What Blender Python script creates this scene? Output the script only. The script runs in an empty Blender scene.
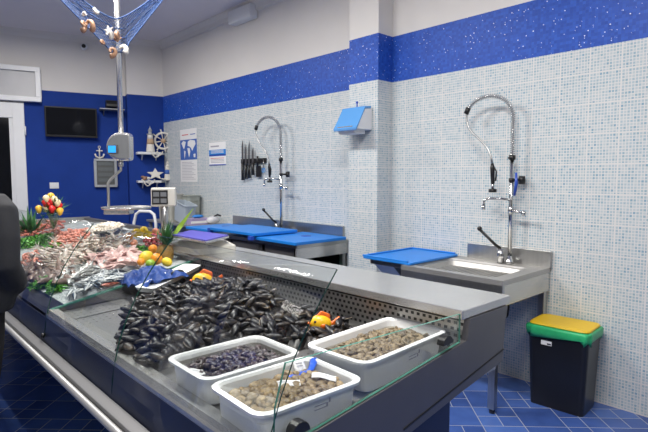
import bpy, bmesh, math, random
from mathutils import Vector, Matrix, Euler, noise
random.seed(7)
R = math.radians
scene = bpy.context.scene
COL = scene.collection
PI = math.pi

# ------------------------------------------------------------------ camera
F = 505.0; PITCH = R(4.303); YAW = R(43.106); EYE = Vector((0, 0, 1.55))
cam_d = bpy.data.cameras.new('camera'); cam = bpy.data.objects.new('camera', cam_d); COL.objects.link(cam)
cam_d.sensor_width = 36; cam_d.lens = F / 648 * 36; cam_d.clip_start = 0.02
cam.location = EYE; cam.rotation_euler = (R(90) - PITCH, 0, -YAW)
scene.camera = cam

def ray(x, y):
    v = (x - 324) / F; w = (216 - y) / F
    u = w * math.cos(PITCH) - math.sin(PITCH); f = math.cos(PITCH) + w * math.sin(PITCH)
    s, c = math.sin(YAW), math.cos(YAW)
    return Vector((f * s + v * c, f * c - v * s, u))
def at_z(x, y, z): d = ray(x, y); return EYE + d * ((z - EYE.z) / d.z)
def at_x(x, y, X): d = ray(x, y); return EYE + d * (X / d.x)
def at_y(x, y, Y): d = ray(x, y); return EYE + d * (Y / d.y)
def at_w(x, y, w):
    d = ray(x, y); return EYE + d * (w / (d.x * math.sin(YAW) + d.y * math.cos(YAW)))
def at_slope(x, y, a, b, x0):
    d = ray(x, y); return EYE + d * ((a - b * x0 - EYE.z) / (d.z - b * d.x))

# ------------------------------------------------------------------ materials
MATS = {}
def nt(name):
    m = bpy.data.materials.new(name); m.use_nodes = True
    t = m.node_tree; b = t.nodes['Principled BSDF']; MATS[name] = m
    return m, t, b
def mat(name, col, rough=.5, metal=0, var=0, vscale=8, bump=0, bscale=60, rand=0, coat=0, emit=None, estr=0, sub=0, spec=.5, stretch=None):
    m, t, b = nt(name); N = t.nodes; L = t.links
    b.inputs['Base Color'].default_value = (*col, 1); b.inputs['Roughness'].default_value = rough
    b.inputs['Metallic'].default_value = metal; b.inputs['Coat Weight'].default_value = coat
    b.inputs['Specular IOR Level'].default_value = spec
    if sub:
        b.inputs['Subsurface Weight'].default_value = sub; b.inputs['Subsurface Scale'].default_value = .01
    if emit:
        b.inputs['Emission Color'].default_value = (*emit, 1); b.inputs['Emission Strength'].default_value = estr
    tc = N.new('ShaderNodeTexCoord')
    src = tc.outputs['Object']
    if stretch:
        mp = N.new('ShaderNodeMapping'); mp.inputs['Scale'].default_value = stretch
        L.new(src, mp.inputs['Vector']); src = mp.outputs['Vector']
    if var or rand:
        nz = N.new('ShaderNodeTexNoise'); nz.inputs['Scale'].default_value = vscale; nz.inputs['Detail'].default_value = 4
        L.new(src, nz.inputs['Vector'])
        mr = N.new('ShaderNodeMapRange'); mr.inputs['From Min'].default_value = .3; mr.inputs['From Max'].default_value = .7
        mr.inputs['To Min'].default_value = 1 - var; mr.inputs['To Max'].default_value = 1 + var
        L.new(nz.outputs['Fac'], mr.inputs['Value'])
        val = mr.outputs['Result']
        if rand:
            oi = N.new('ShaderNodeObjectInfo'); m2 = N.new('ShaderNodeMapRange')
            m2.inputs['To Min'].default_value = 1 - rand; m2.inputs['To Max'].default_value = 1 + rand
            L.new(oi.outputs['Random'], m2.inputs['Value'])
            mu = N.new('ShaderNodeMath'); mu.operation = 'MULTIPLY'; L.new(val, mu.inputs[0]); L.new(m2.outputs['Result'], mu.inputs[1]); val = mu.outputs[0]
        hs = N.new('ShaderNodeHueSaturation'); hs.inputs['Color'].default_value = (*col, 1)
        L.new(val, hs.inputs['Value']); L.new(hs.outputs['Color'], b.inputs['Base Color'])
    if bump:
        nb = N.new('ShaderNodeTexNoise'); nb.inputs['Scale'].default_value = bscale; nb.inputs['Detail'].default_value = 3
        L.new(src, nb.inputs['Vector'])
        bp = N.new('ShaderNodeBump'); bp.inputs['Strength'].default_value = bump; bp.inputs['Distance'].default_value = .01
        L.new(nb.outputs['Fac'], bp.inputs['Height']); L.new(bp.outputs['Normal'], b.inputs['Normal'])
    return m

class NB:  # small node-math helper
    def __init__(s, t): s.t = t
    def m(s, op, a, b=None, c=None):
        n = s.t.nodes.new('ShaderNodeMath'); n.operation = op
        for i, v in enumerate((a, b, c)):
            if v is None: continue
            if isinstance(v, (int, float)): n.inputs[i].default_value = v
            else: s.t.links.new(v, n.inputs[i])
        return n.outputs[0]
    def mix(s, f, a, b):
        n = s.t.nodes.new('ShaderNodeMix'); n.data_type = 'RGBA'
        for k, v in (('Factor', f), ('A', a), ('B', b)):
            i = [q for q in n.inputs if q.name == k and q.enabled][0] if k != 'Factor' else n.inputs[0]
            if k in 'AB': i = n.inputs[6] if k == 'A' else n.inputs[7]
            if isinstance(v, (int, float)): i.default_value = v
            elif isinstance(v, tuple): i.default_value = (*v, 1)
            else: s.t.links.new(v, i)
        return n.outputs[2]
    def vec(s, x, y, z=0.):
        n = s.t.nodes.new('ShaderNodeCombineXYZ')
        for i, v in enumerate((x, y, z)):
            if isinstance(v, (int, float)): n.inputs[i].default_value = v
            else: s.t.links.new(v, n.inputs[i])
        return n.outputs[0]
    def ramp(s, f, stops, const=False):
        n = s.t.nodes.new('ShaderNodeValToRGB'); cr = n.color_ramp
        if const: cr.interpolation = 'CONSTANT'
        while len(cr.elements) < len(stops): cr.elements.new(.5)
        for e, (p, c) in zip(cr.elements, stops): e.position = p; e.color = (*c, 1)
        s.t.links.new(f, n.inputs[0]); return n.outputs[0]
    def white(s, v):
        n = s.t.nodes.new('ShaderNodeTexWhiteNoise'); n.noise_dimensions = '3D'; s.t.links.new(v, n.inputs['Vector']); return n.outputs['Value']

def wall_uv(t):
    nb = NB(t); g = t.nodes.new('ShaderNodeNewGeometry')
    p = t.nodes.new('ShaderNodeSeparateXYZ'); t.links.new(g.outputs['Position'], p.inputs[0])
    q = t.nodes.new('ShaderNodeSeparateXYZ'); t.links.new(g.outputs['True Normal'], q.inputs[0])
    ax = nb.m('GREATER_THAN', nb.m('ABSOLUTE', q.outputs[0]), .5)
    u = nb.m('ADD', nb.m('MULTIPLY', p.outputs[1], ax), nb.m('MULTIPLY', p.outputs[0], nb.m('SUBTRACT', 1., ax)))
    return nb, u, p.outputs[2], p, g

def mosaic():
    m, t, b = nt('pale_blue_mosaic_tile'); nb, u, v, p, g = wall_uv(t)
    P = .0195
    us = nb.m('DIVIDE', nb.m('ADD', u, 10.), P); vs = nb.m('DIVIDE', v, P * 1.05)
    # ten tiles to a sheet, with a wider joint between sheets
    cell = nb.vec(nb.m('FLOOR', us), nb.m('FLOOR', vs))
    w = nb.white(cell)
    col = nb.ramp(w, [(0, (.48, .55, .58)), (.30, (.41, .51, .56)), (.58, (.36, .47, .53)), (.82, (.30, .43, .50)), (.955, (.24, .38, .48))], True)
    fu = nb.m('FRACT', us); fv = nb.m('FRACT', vs)
    gr = nb.m('MAXIMUM', nb.m('LESS_THAN', fu, .27), nb.m('LESS_THAN', fv, .27))
    su = nb.m('LESS_THAN', nb.m('FRACT', nb.m('DIVIDE', us, 10.)), .05)
    sv = nb.m('LESS_THAN', nb.m('FRACT', nb.m('DIVIDE', vs, 10.)), .05)
    gr = nb.m('MAXIMUM', gr, nb.m('MAXIMUM', su, sv))
    c = nb.mix(gr, col, (.64, .625, .61))
    t.links.new(c, b.inputs['Base Color'])
    t.links.new(nb.m('ADD', nb.m('MULTIPLY', gr, .5), .22), b.inputs['Roughness'])
mosaic()

def stripe():
    m, t, b = nt('glitter_blue_mosaic'); nb, u, v, p, g = wall_uv(t)
    P = .0205
    us = nb.m('DIVIDE', nb.m('ADD', u, 10.), P); vs = nb.m('DIVIDE', v, P)
    w = nb.white(nb.vec(nb.m('FLOOR', us), nb.m('FLOOR', vs)))
    base = nb.ramp(w, [(0, (.014, .062, .36)), (.5, (.018, .078, .43)), (1, (.024, .10, .50))])
    gr = nb.m('MAXIMUM', nb.m('LESS_THAN', nb.m('FRACT', us), .1), nb.m('LESS_THAN', nb.m('FRACT', vs), .1))
    base = nb.mix(nb.m('MULTIPLY', gr, .5), base, (.03, .09, .32))
    # glitter flecks in the tiles, their glints painted as pale dots
    vo = t.nodes.new('ShaderNodeTexVoronoi'); vo.inputs['Scale'].default_value = 95
    t.links.new(nb.vec(u, v), vo.inputs['Vector'])
    sp = t.nodes.new('ShaderNodeSeparateColor'); t.links.new(vo.outputs['Color'], sp.inputs[0])
    pick = nb.m('GREATER_THAN', sp.outputs[0], .93)
    near = nb.m('LESS_THAN', vo.outputs['Distance'], nb.m('ADD', .12, nb.m('MULTIPLY', sp.outputs[1], .3)))
    nz = t.nodes.new('ShaderNodeTexNoise'); nz.inputs['Scale'].default_value = 3.; t.links.new(nb.vec(u, v), nz.inputs['Vector'])
    dens = nb.m('GREATER_THAN', nb.m('ADD', nz.outputs['Fac'], nb.m('MULTIPLY', sp.outputs[2], .25)), .6)
    fl = nb.m('MULTIPLY', nb.m('MULTIPLY', pick, near), dens)
    t.links.new(nb.mix(fl, base, (.85, .88, .95)), b.inputs['Base Color'])
    b.inputs['Roughness'].default_value = .45; b.inputs['Specular IOR Level'].default_value = .25
stripe()

def floor_mat():
    m, t, b = nt('glossy_blue_floor_tile'); nb = NB(t)
    g = t.nodes.new('ShaderNodeNewGeometry'); p = t.nodes.new('ShaderNodeSeparateXYZ'); t.links.new(g.outputs['Position'], p.inputs[0])
    x, y = p.outputs[0], p.outputs[1]
    P = .262
    u = nb.m('DIVIDE', nb.m('ADD', nb.m('MULTIPLY', nb.m('ADD', x, y), .70711), 26.2 - 3.09), P)
    v = nb.m('DIVIDE', nb.m('ADD', nb.m('MULTIPLY', nb.m('SUBTRACT', x, y), .70711), 26.2 - .893), P)
    fu, fv = nb.m('FLOOR', u), nb.m('FLOOR', v)
    # large tiles, and groups of four small ones laid between them
    su = nb.m('SUBTRACT', fu, nb.m('MULTIPLY', 3., nb.m('FLOOR', nb.m('DIVIDE', fu, 3.))))
    sv = nb.m('SUBTRACT', fv, nb.m('MULTIPLY', 3., nb.m('FLOOR', nb.m('DIVIDE', fv, 3.))))
    sm = nb.m('LESS_THAN', nb.m('ABSOLUTE', nb.m('SUBTRACT', su, sv)), .5)
    sm = nb.m('MAXIMUM', sm, nb.m('GREATER_THAN', nb.white(nb.vec(fu, fv, 3.)), .72))
    k = nb.m('ADD', 1., sm)
    u2, v2 = nb.m('MULTIPLY', u, k), nb.m('MULTIPLY', v, k)
    lw = nb.m('MULTIPLY', k, .011)
    def line(q):
        f = nb.m('FRACT', q); return nb.m('LESS_THAN', nb.m('MINIMUM', f, nb.m('SUBTRACT', 1., f)), lw)
    gr = nb.m('MAXIMUM', line(u2), line(v2))
    w = nb.white(nb.vec(nb.m('FLOOR', u2), nb.m('FLOOR', v2), k))
    nz = t.nodes.new('ShaderNodeTexNoise'); nz.inputs['Scale'].default_value = 9; nz.inputs['Detail'].default_value = 5
    t.links.new(g.outputs['Position'], nz.inputs['Vector'])
    tt = nb.m('ADD', nb.m('MULTIPLY', w, .5), nb.m('MULTIPLY', nz.outputs['Fac'], .5))
    col = nb.ramp(tt, [(.15, (.030, .062, .22)), (.5, (.047, .098, .32)), (.85, (.075, .15, .43))])
    t.links.new(nb.mix(gr, col, (.27, .29, .34)), b.inputs['Base Color'])
    t.links.new(nb.m('ADD', .18, nb.m('MULTIPLY', gr, .4)), b.inputs['Roughness'])
floor_mat()

def perforated():
    m, t, b = nt('perforated_steel'); nb = NB(t)
    g = t.nodes.new('ShaderNodeNewGeometry'); p = t.nodes.new('ShaderNodeSeparateXYZ'); t.links.new(g.outputs['Position'], p.inputs[0])
    y = nb.m('ADD', p.outputs[1], 5.); z = p.outputs[2]
    row = nb.m('DIVIDE', nb.m('SUBTRACT', z, .006), .0255); off = nb.m('MULTIPLY', .5, nb.m('MODULO', nb.m('FLOOR', row), 2.))
    c = nb.m('ADD', nb.m('DIVIDE', y, .031), off)
    a = nb.m('ABSOLUTE', nb.m('SUBTRACT', nb.m('FRACT', c), .5)); d = nb.m('ABSOLUTE', nb.m('SUBTRACT', nb.m('FRACT', row), .5))
    h = nb.m('MULTIPLY', nb.m('LESS_THAN', a, .26), nb.m('LESS_THAN', d, .25))
    zz = nb.m('MULTIPLY', nb.m('GREATER_THAN', z, .848), nb.m('LESS_THAN', z, .975)); h = nb.m('MULTIPLY', h, zz)
    t.links.new(nb.mix(h, (.50, .49, .47), (.015, .015, .015)), b.inputs['Base Color'])
    t.links.new(nb.m('MULTIPLY', .75, nb.m('SUBTRACT', 1., h)), b.inputs['Metallic']); b.inputs['Roughness'].default_value = .35
perforated()

def deck_mat():
    m, t, b = nt('perforated_deck_steel'); nb = NB(t)
    g = t.nodes.new('ShaderNodeNewGeometry'); p = t.nodes.new('ShaderNodeSeparateXYZ'); t.links.new(g.outputs['Position'], p.inputs[0])
    c = nb.m('DIVIDE', p.outputs[0], .035); r = nb.m('DIVIDE', nb.m('ADD', p.outputs[1], 5.), .05)
    a = nb.m('SUBTRACT', nb.m('FRACT', c), .5); d = nb.m('SUBTRACT', nb.m('FRACT', r), .5)
    dd = nb.m('ADD', nb.m('POWER', nb.m('ABSOLUTE', a), 2.), nb.m('MULTIPLY', 2., nb.m('POWER', nb.m('ABSOLUTE', d), 2.)))
    h = nb.m('LESS_THAN', dd, .022)
    sheet = nb.m('LESS_THAN', nb.m('ABSOLUTE', nb.m('SUBTRACT', nb.m('FRACT', nb.m('DIVIDE', p.outputs[1], .65)), .5)), .3)
    h = nb.m('MULTIPLY', h, sheet)
    t.links.new(nb.mix(h, (.25, .25, .25), (.02, .02, .02)), b.inputs['Base Color'])
    b.inputs['Metallic'].default_value = .7; b.inputs['Roughness'].default_value = .38
deck_mat()

def glass(name, tint=(.93, .97, .96), refl=1.0, rough=.0, base=.06):
    m, t, b = nt(name); N = t.nodes; L = t.links; N.remove(b)
    tr = N.new('ShaderNodeBsdfTransparent'); tr.inputs[0].default_value = (*tint, 1)
    gl = N.new('ShaderNodeBsdfGlossy'); gl.inputs['Roughness'].default_value = rough
    lw = N.new('ShaderNodeFresnel'); lw.inputs[0].default_value = 1.4
    nb = NB(t); f = nb.m('ADD', nb.m('MULTIPLY', lw.outputs[0], refl), base * .3)
    mx = N.new('ShaderNodeMixShader'); L.new(f, mx.inputs[0]); L.new(tr.outputs[0], mx.inputs[1]); L.new(gl.outputs[0], mx.inputs[2])
    L.new(mx.outputs[0], N['Material Output'].inputs[0]); return m
glass('clear_glass', (.965, .98, .975), .17, base=.02)
glass('tub_water', (.80, .76, .66), .3, base=.03)
glass('murky_water', (.60, .58, .55), .5, base=.12)

mat('white_plaster', (.70, .675, .645), .7, var=.02, vscale=2, bump=.03, bscale=40)
mat('ceiling_paint', (.78, .74, .75), .8, var=.02, vscale=2)
mat('blue_paint', (.010, .042, .25), .75, spec=.2, var=.08, vscale=3, bump=.02, bscale=50)
mat('front_wall_dark', (.10, .09, .085), .6)
mat('steel', (.47, .47, .46), .30, .95, var=.05, vscale=5, bump=.04, bscale=6, stretch=(1, 12, 1))
mat('steel_satin', (.50, .49, .47), .5, .85, var=.05, vscale=6)
mat('steel_bright', (.62, .615, .60), .27, .8, var=.05, vscale=6)
mat('steel_dark', (.15, .145, .15), .36, .6, var=.06, vscale=4)
mat('chrome', (.62, .62, .61), .16, 1.)
mat('rail_aluminium', (.36, .36, .355), .45, .5)
mat('rail_grey', (.17, .17, .175), .5, .3)
mat('front_blue', (.012, .018, .055), .3, .2)
mat('glass_edge', (.010, .060, .045), .15)
mat('pale_glass_edge', (.06, .20, .155), .25)
mat('white_plastic', (.74, .75, .76), .38, var=.02)
mat('tub_plastic', (.80, .81, .81), .4, var=.03, sub=.0)
mat('black_plastic', (.012, .012, .013), .35)
mat('bin_black', (.010, .010, .012), .32)
mat('black_rubber', (.015, .015, .016), .5)
mat('tv_screen', (.006, .007, .010), .08)
mat('grey_plastic', (.36, .38, .40), .4)
mat('cream_plastic', (.55, .54, .49), .4)
mat('lid_yellow', (.72, .47, .015), .45, var=.05)
mat('bag_green', (.03, .42, .16), .35, var=.15, vscale=20, bump=.3, bscale=30)
mat('board_blue', (.012, .20, .66), .4, var=.06, vscale=6)
mat('board_blue_dark', (.02, .07, .42), .4)
mat('purple_plastic', (.08, .07, .42), .35)
mat('dispenser_blue', (.10, .31, .66), .15, coat=.4)
mat('paper_white', (.78, .78, .78), .7)
mat('paper_blue', (.05, .13, .45), .6)
mat('paper_cyan', (.03, .22, .62), .6)
mat('ink', (.03, .03, .05), .6)
mat('ink_grey', (.35, .35, .40), .6)
mat('display_grey', (.16, .17, .18), .3)
mat('ink_red', (.6, .06, .08), .6)
mat('wood_pale', (.52, .36, .23), .6, var=.2, vscale=15)
mat('ornament_white', (.72, .69, .63), .6, var=.05, vscale=20)
mat('shell_tan', (.36, .20, .12), .5, var=.35, vscale=30, bump=.3, bscale=80)
mat('net_blue', (.012, .05, .17), .7, var=.25, vscale=15)
mat('screen_cyan', (.02, .30, .75), .3, emit=(.03, .35, .9), estr=.6)
mat('jacket_black', (.010, .011, .015), .8, bump=.5, bscale=14)
mat('trousers_black', (.008, .008, .010), .7)
mat('skin', (.55, .33, .24), .5)
mat('hair', (.02, .014, .01), .5)
mat('leaf_green', (.07, .27, .025), .5, var=.4, vscale=30)
mat('leaf_dark', (.03, .12, .03), .45, var=.3, vscale=15)
mat('stem_green', (.10, .24, .05), .5)
mat('toy_yellow', (.85, .50, .02), .3)
mat('toy_orange', (.82, .16, .02), .3)
mat('lemon', (.85, .60, .04), .4, bump=.2, bscale=120)
mat('orange_peel', (.85, .30, .02), .4, bump=.2, bscale=120)
mat('lime', (.30, .48, .05), .4)
mat('grape_red', (.35, .06, .07), .25, rand=.3, var=.1)
mat('petal_red', (.62, .02, .02), .4)
mat('petal_cream', (.80, .66, .40), .4)
mat('petal_yellow', (.80, .48, .05), .4)
mat('pineapple_skin', (.30, .17, .04), .6, var=.4, vscale=25, bump=.6, bscale=50)
mat('cloth_blue', (.010, .050, .24), .6, var=.2, vscale=8, bump=.3, bscale=12)
mat('stone_dark', (.025, .028, .035), .4)
mat('ice', (.42, .455, .47), .25, var=.2, vscale=45, bump=1., bscale=70)
mat('crate_green', (.01, .22, .12), .4)
mat('mussel_inner', (.45, .38, .30), .3)
mat('shrimp_pink', (.60, .23, .17), .3, var=.35, vscale=40, rand=.3)
mat('shrimp_dark', (.42, .12, .085), .3, var=.35, vscale=40, rand=.3)
mat('squid_white', (.53, .465, .41), .25, var=.25, vscale=20, rand=.1, sub=.1)
mat('fillet_pink', (.60, .40, .37), .3, var=.3, vscale=25, rand=.15)
mat('mullet_red', (.46, .13, .09), .3, var=.35, vscale=30, rand=.25)
mat('hake_brown', (.20, .14, .12), .25, var=.5, vscale=22, rand=.25)
mat('white_shell', (.74, .66, .56), .4, var=.15, vscale=60, rand=.15)
mat('clam_tan', (.24, .17, .08), .42, var=.4, vscale=60, rand=.35, bump=.3, bscale=150)
mat('clam_brown', (.15, .115, .068), .45, var=.55, vscale=70, rand=.5, bump=.3, bscale=150)
mat('snail_dark', (.07, .050, .055), .35, var=.5, vscale=50, rand=.5)
mat('urchin_violet', (.022, .016, .05), .35, var=.4, vscale=40, rand=.4)
mat('sediment', (.10, .085, .065), .6, var=.4, vscale=40, bump=.5, bscale=60)
mat('bag_clear', (.60, .60, .62), .2)
mat('tag_blue', (.02, .10, .60), .3)
mat('lamp_tube', (1, 1, 1), .5, emit=(1, .97, .92), estr=6)
mat('outside_dark', (.02, .02, .022), .2)
mat('box_lilac', (.36, .30, .48), .5)

def mussel_mat():
    m, t, b = nt('mussel_black'); nb = NB(t)
    tc = t.nodes.new('ShaderNodeTexCoord')
    oi = t.nodes.new('ShaderNodeObjectInfo')
    nz = t.nodes.new('ShaderNodeTexNoise'); nz.inputs['Scale'].default_value = 45; t.links.new(tc.outputs['Object'], nz.inputs['Vector'])
    f = nb.m('ADD', nb.m('MULTIPLY', nz.outputs['Fac'], .8), nb.m('MULTIPLY', oi.outputs['Random'], .35))
    t.links.new(nb.ramp(f, [(.40, (.005, .005, .007)), (.62, (.012, .012, .015)), (.80, (.045, .034, .026)), (.97, (.20, .16, .12))]), b.inputs['Base Color'])
    b.inputs['Roughness'].default_value = .36; b.inputs['Specular IOR Level'].default_value = .45
mussel_mat()
def anchovy_mat():
    m, t, b = nt('anchovy_silver'); nb = NB(t)
    tc = t.nodes.new('ShaderNodeTexCoord'); s = t.nodes.new('ShaderNodeSeparateXYZ'); t.links.new(tc.outputs['Object'], s.inputs[0])
    f = nb.m('ADD', nb.m('DIVIDE', s.outputs[1], .022), .5)
    t.links.new(nb.ramp(f, [(.30, (.72, .74, .74)), (.5, (.45, .48, .50)), (.68, (.10, .14, .17)), (1, (.03, .05, .07))]), b.inputs['Base Color'])
    b.inputs['Metallic'].default_value = .05; b.inputs['Roughness'].default_value = .4
anchovy_mat()

# ------------------------------------------------------------------ mesh builder
class M:
    def __init__(s, T=None, rnd=None):
        s.b = bmesh.new(); s.T = T or Matrix(); s.mi = 0
    def _add(s, vs, fs, mi=None, smooth=False):
        bv = [s.b.verts.new(s.T @ Vector(v)) for v in vs]; out = []
        for f in fs:
            try: fc = s.b.faces.new([bv[i] for i in f])
            except ValueError: continue
            fc.material_index = s.mi if mi is None else mi; fc.smooth = smooth; out.append(fc)
        return out
    def box(s, x0, x1, y0, y1, z0, z1, mi=None):
        vs = [(x, y, z) for x in (x0, x1) for y in (y0, y1) for z in (z0, z1)]
        s._add(vs, [(0, 1, 3, 2), (4, 6, 7, 5), (0, 4, 5, 1), (2, 3, 7, 6), (0, 2, 6, 4), (1, 5, 7, 3)], mi); return s
    def prism(s, pts, axis, a0, a1, mi=None):
        # pts 2D in the other two axes (in xyz order)
        def mk(p, a): return (a, p[0], p[1]) if axis == 0 else (p[0], a, p[1]) if axis == 1 else (p[0], p[1], a)
        n = len(pts); vs = [mk(p, a0) for p in pts] + [mk(p, a1) for p in pts]
        s._add(vs, [tuple(range(n))[::-1], tuple(range(n, 2 * n))] + [(i, (i + 1) % n, n + (i + 1) % n, n + i) for i in range(n)], mi); return s
    def tube(s, pts, r, seg=10, closed=False, mi=None, cap=True, ell=None):
        pts = [Vector(p) for p in pts]; n = len(pts)
        rs = r if isinstance(r, (list, tuple)) else [r] * n
        vs = []; up = None
        for i, p in enumerate(pts):
            a = pts[i - 1] if (i > 0 or closed) else p; c = pts[(i + 1) % n] if (i < n - 1 or closed) else p
            d = (c - a); d = d.normalized() if d.length > 1e-9 else Vector((0, 0, 1))
            if up is None:
                up = Vector((0, 0, 1)) if abs(d.z) < .9 else Vector((1, 0, 0))
            x = up.cross(d); x = x.normalized() if x.length > 1e-6 else Vector((1, 0, 0)); y = d.cross(x).normalized(); up = y
            for k in range(seg):
                t = 2 * PI * k / seg; e = ell or (1, 1)
                vs.append(p + x * (math.cos(t) * rs[i] * e[0]) + y * (math.sin(t) * rs[i] * e[1]))
        fs = []
        for i in range(n if closed else n - 1):
            j = (i + 1) % n
            for k in range(seg): fs.append((i * seg + k, i * seg + (k + 1) % seg, j * seg + (k + 1) % seg, j * seg + k))
        if cap and not closed: fs += [tuple(range(seg))[::-1], tuple((n - 1) * seg + k for k in range(seg))]
        s._add(vs, fs, mi, True); return s
    def cyl(s, p0, p1, r, seg=16, mi=None, r2=None):
        s.tube([p0, p1], [r, r if r2 is None else r2], seg, mi=mi); return s
    def lathe(s, prof, c=(0, 0, 0), seg=24, mi=None):
        vs = []; n = len(prof)
        for (r, z) in prof:
            for k in range(seg):
                t = 2 * PI * k / seg; vs.append((c[0] + r * math.cos(t), c[1] + r * math.sin(t), c[2] + z))
        fs = [(i * seg + k, i * seg + (k + 1) % seg, (i + 1) * seg + (k + 1) % seg, (i + 1) * seg + k) for i in range(n - 1) for k in range(seg)]
        fs += [tuple(range(seg))[::-1], tuple((n - 1) * seg + k for k in range(seg))]
        s._add(vs, fs, mi, True); return s
    def ball(s, c, r, seg=14, rings=9, mi=None, fn=None, rot=None):
        if isinstance(r, (int, float)): r = (r, r, r)
        vs = []; c = Vector(c)
        for i in range(rings + 1):
            ph = PI * i / rings
            for k in range(seg):
                t = 2 * PI * k / seg; v = Vector((math.sin(ph) * math.cos(t) * r[0], math.sin(ph) * math.sin(t) * r[1], -math.cos(ph) * r[2]))
                if fn: v = fn(v)
                if rot: v = rot @ v
                vs.append(c + v)
        fs = [(i * seg + k, i * seg + (k + 1) % seg, (i + 1) * seg + (k + 1) % seg, (i + 1) * seg + k) for i in range(rings) for k in range(seg)]
        s._add(vs, fs, mi, True); return s
    def loft(s, loops, mi=None, smooth=False, cap0=True, cap1=True):
        n = len(loops[0]); vs = [p for l in loops for p in l]
        fs = [(i * n + k, i * n + (k + 1) % n, (i + 1) * n + (k + 1) % n, (i + 1) * n + k) for i in range(len(loops) - 1) for k in range(n)]
        if cap0: fs.append(tuple(range(n))[::-1])
        if cap1: fs.append(tuple((len(loops) - 1) * n + k for k in range(n)))
        s._add(vs, fs, mi, smooth); return s
    def grid(s, fn, nu, nv, mi=None, smooth=True):
        vs = [fn(i / nu, j / nv) for i in range(nu + 1) for j in range(nv + 1)]
        fs = [(i * (nv + 1) + j, (i + 1) * (nv + 1) + j, (i + 1) * (nv + 1) + j + 1, i * (nv + 1) + j + 1) for i in range(nu) for j in range(nv)]
        s._add(vs, fs, mi, smooth); return s
    def mesh(s, name, mats):
        bmesh.ops.remove_doubles(s.b, verts=s.b.verts, dist=1e-6)
        bmesh.ops.recalc_face_normals(s.b, faces=s.b.faces)
        me = bpy.data.meshes.new(name); s.b.to_mesh(me); s.b.free()
        for m in (mats if isinstance(mats, (list, tuple)) else [mats]): me.materials.append(MATS[m])
        return me
    def build(s, name, mats, parent=None, bevel=0, label=None, solid=0, sub=0):
        o = bpy.data.objects.new(name, s.mesh(name, mats)); COL.objects.link(o)
        if parent: o.parent = parent
        if solid:
            k = o.modifiers.new('solid', 'SOLIDIFY'); k.thickness = solid; k.offset = 0
        if bevel:
            k = o.modifiers.new('bevel', 'BEVEL'); k.width = bevel; k.segments = 2; k.limit_method = 'ANGLE'; k.angle_limit = R(40)
        if sub:
            k = o.modifiers.new('sub', 'SUBSURF'); k.levels = sub; k.render_levels = sub
        if label: o['label'] = label
        return o

def tag(o, label, cat, group=None, kind=None):
    o['label'] = label; o['category'] = cat
    if group: o['group'] = group
    if kind: o['kind'] = kind
    return o
def thing(name, label, cat, loc=(0, 0, 0), rot=(0, 0, 0), group=None):
    o = bpy.data.objects.new(name, None); COL.objects.link(o)
    o.location = loc; o.rotation_euler = rot; o.empty_display_size = .05
    o.matrix_basis = Matrix.LocRotScale(Vector(loc), Euler(rot), None)
    return tag(o, label, cat, group)
def W(root):  # a builder taking world coordinates for parts of root
    return M(root.matrix_basis.inverted())
def struct(o): o['kind'] = 'structure'; return o
def dup(root, mat4=None, label=None):
    r = root.copy(); COL.objects.link(r)
    if mat4 is not None: r.matrix_basis = mat4
    if label: r['label'] = label
    for ch in root.children:
        c = ch.copy(); COL.objects.link(c); c.parent = r
        for g in ch.children:
            d = g.copy(); COL.objects.link(d); d.parent = c
    return r
def rrect(hx, hy, r, z, n=5, cx=0, cy=0):
    pts = []
    for (sx, sy, a0) in ((1, 1, 0), (-1, 1, 90), (-1, -1, 180), (1, -1, 270)):
        for k in range(n + 1):
            a = R(a0 + 90 * k / n); pts.append((cx + sx * (hx - r) + r * math.cos(a), cy + sy * (hy - r) + r * math.sin(a), z))
    return pts

# ------------------------------------------------------------------ the room
WX = 3.70; CEIL = 3.68; S0, S1 = 2.43, 2.84
YC = 7.70
BD = Vector((math.sin(R(105.2)), math.cos(R(105.2)), 0))      # back wall direction, towards the corner
BROT = math.atan2(BD.y, BD.x)
BT = Matrix.Translation((WX, YC, 0)) @ Matrix.Rotation(BROT, 4, 'Z')   # local x along the wall, -y into the room
BTI = BT.inverted()
def on_back(px, py, o=0.):
    a = BTI @ EYE; d = BTI.to_3x3() @ ray(px, py); return a + d * ((o - a.y) / d.y)
def BM(): return M(BT.copy())
REC = .22; COLX = on_back(127, 96)[0]

m = M(); m.box(-3.2, 5.2, -3.2, 10.6, -.1, 0); struct(m.build('floor', 'glossy_blue_floor_tile'))
m = M(); m.box(-3.2, 5.2, -3.2, 10.6, CEIL, CEIL + .1); struct(m.build('ceiling', 'ceiling_paint'))
m = M()
m.box(WX, WX + .2, -3.0, YC + .1, 0, S0, 0); m.box(WX, WX + .2, -3.0, YC + .1, S0, S1, 1); m.box(WX, WX + .2, -3.0, YC + .1, S1, CEIL, 2)
struct(m.build('wall_right', ['pale_blue_mosaic_tile', 'glitter_blue_mosaic', 'white_plaster']))
m = M(); PX = 3.50
for z0, z1, i in ((0, S0, 0), (S0, S1, 1), (S1, CEIL, 2)): m.box(PX, WX, 3.03, 3.39, z0, z1, i)
struct(m.build('wall_pillar', ['pale_blue_mosaic_tile', 'glitter_blue_mosaic', 'white_plaster']))
m = BM()
m.box(COLX, .3, 0, .5, 0, S1, 0); m.box(COLX, .3, 0, .5, S1, CEIL, 1)
dL = on_back(25, 130, REC)[0]; doorz = on_back(20, 104, REC)[2]
m.box(dL, COLX, REC, .5, 0, S1, 0); m.box(-7.0, COLX, REC, .5, S1, CEIL, 1)
m.box(-7.0, dL, REC, .5, 2.2, S1, 1)
m.box(-7.0, dL - 1.3, REC, .5, 0, 2.2, 0)
struct(m.build('wall_back', ['blue_paint', 'white_plaster']))
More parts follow.
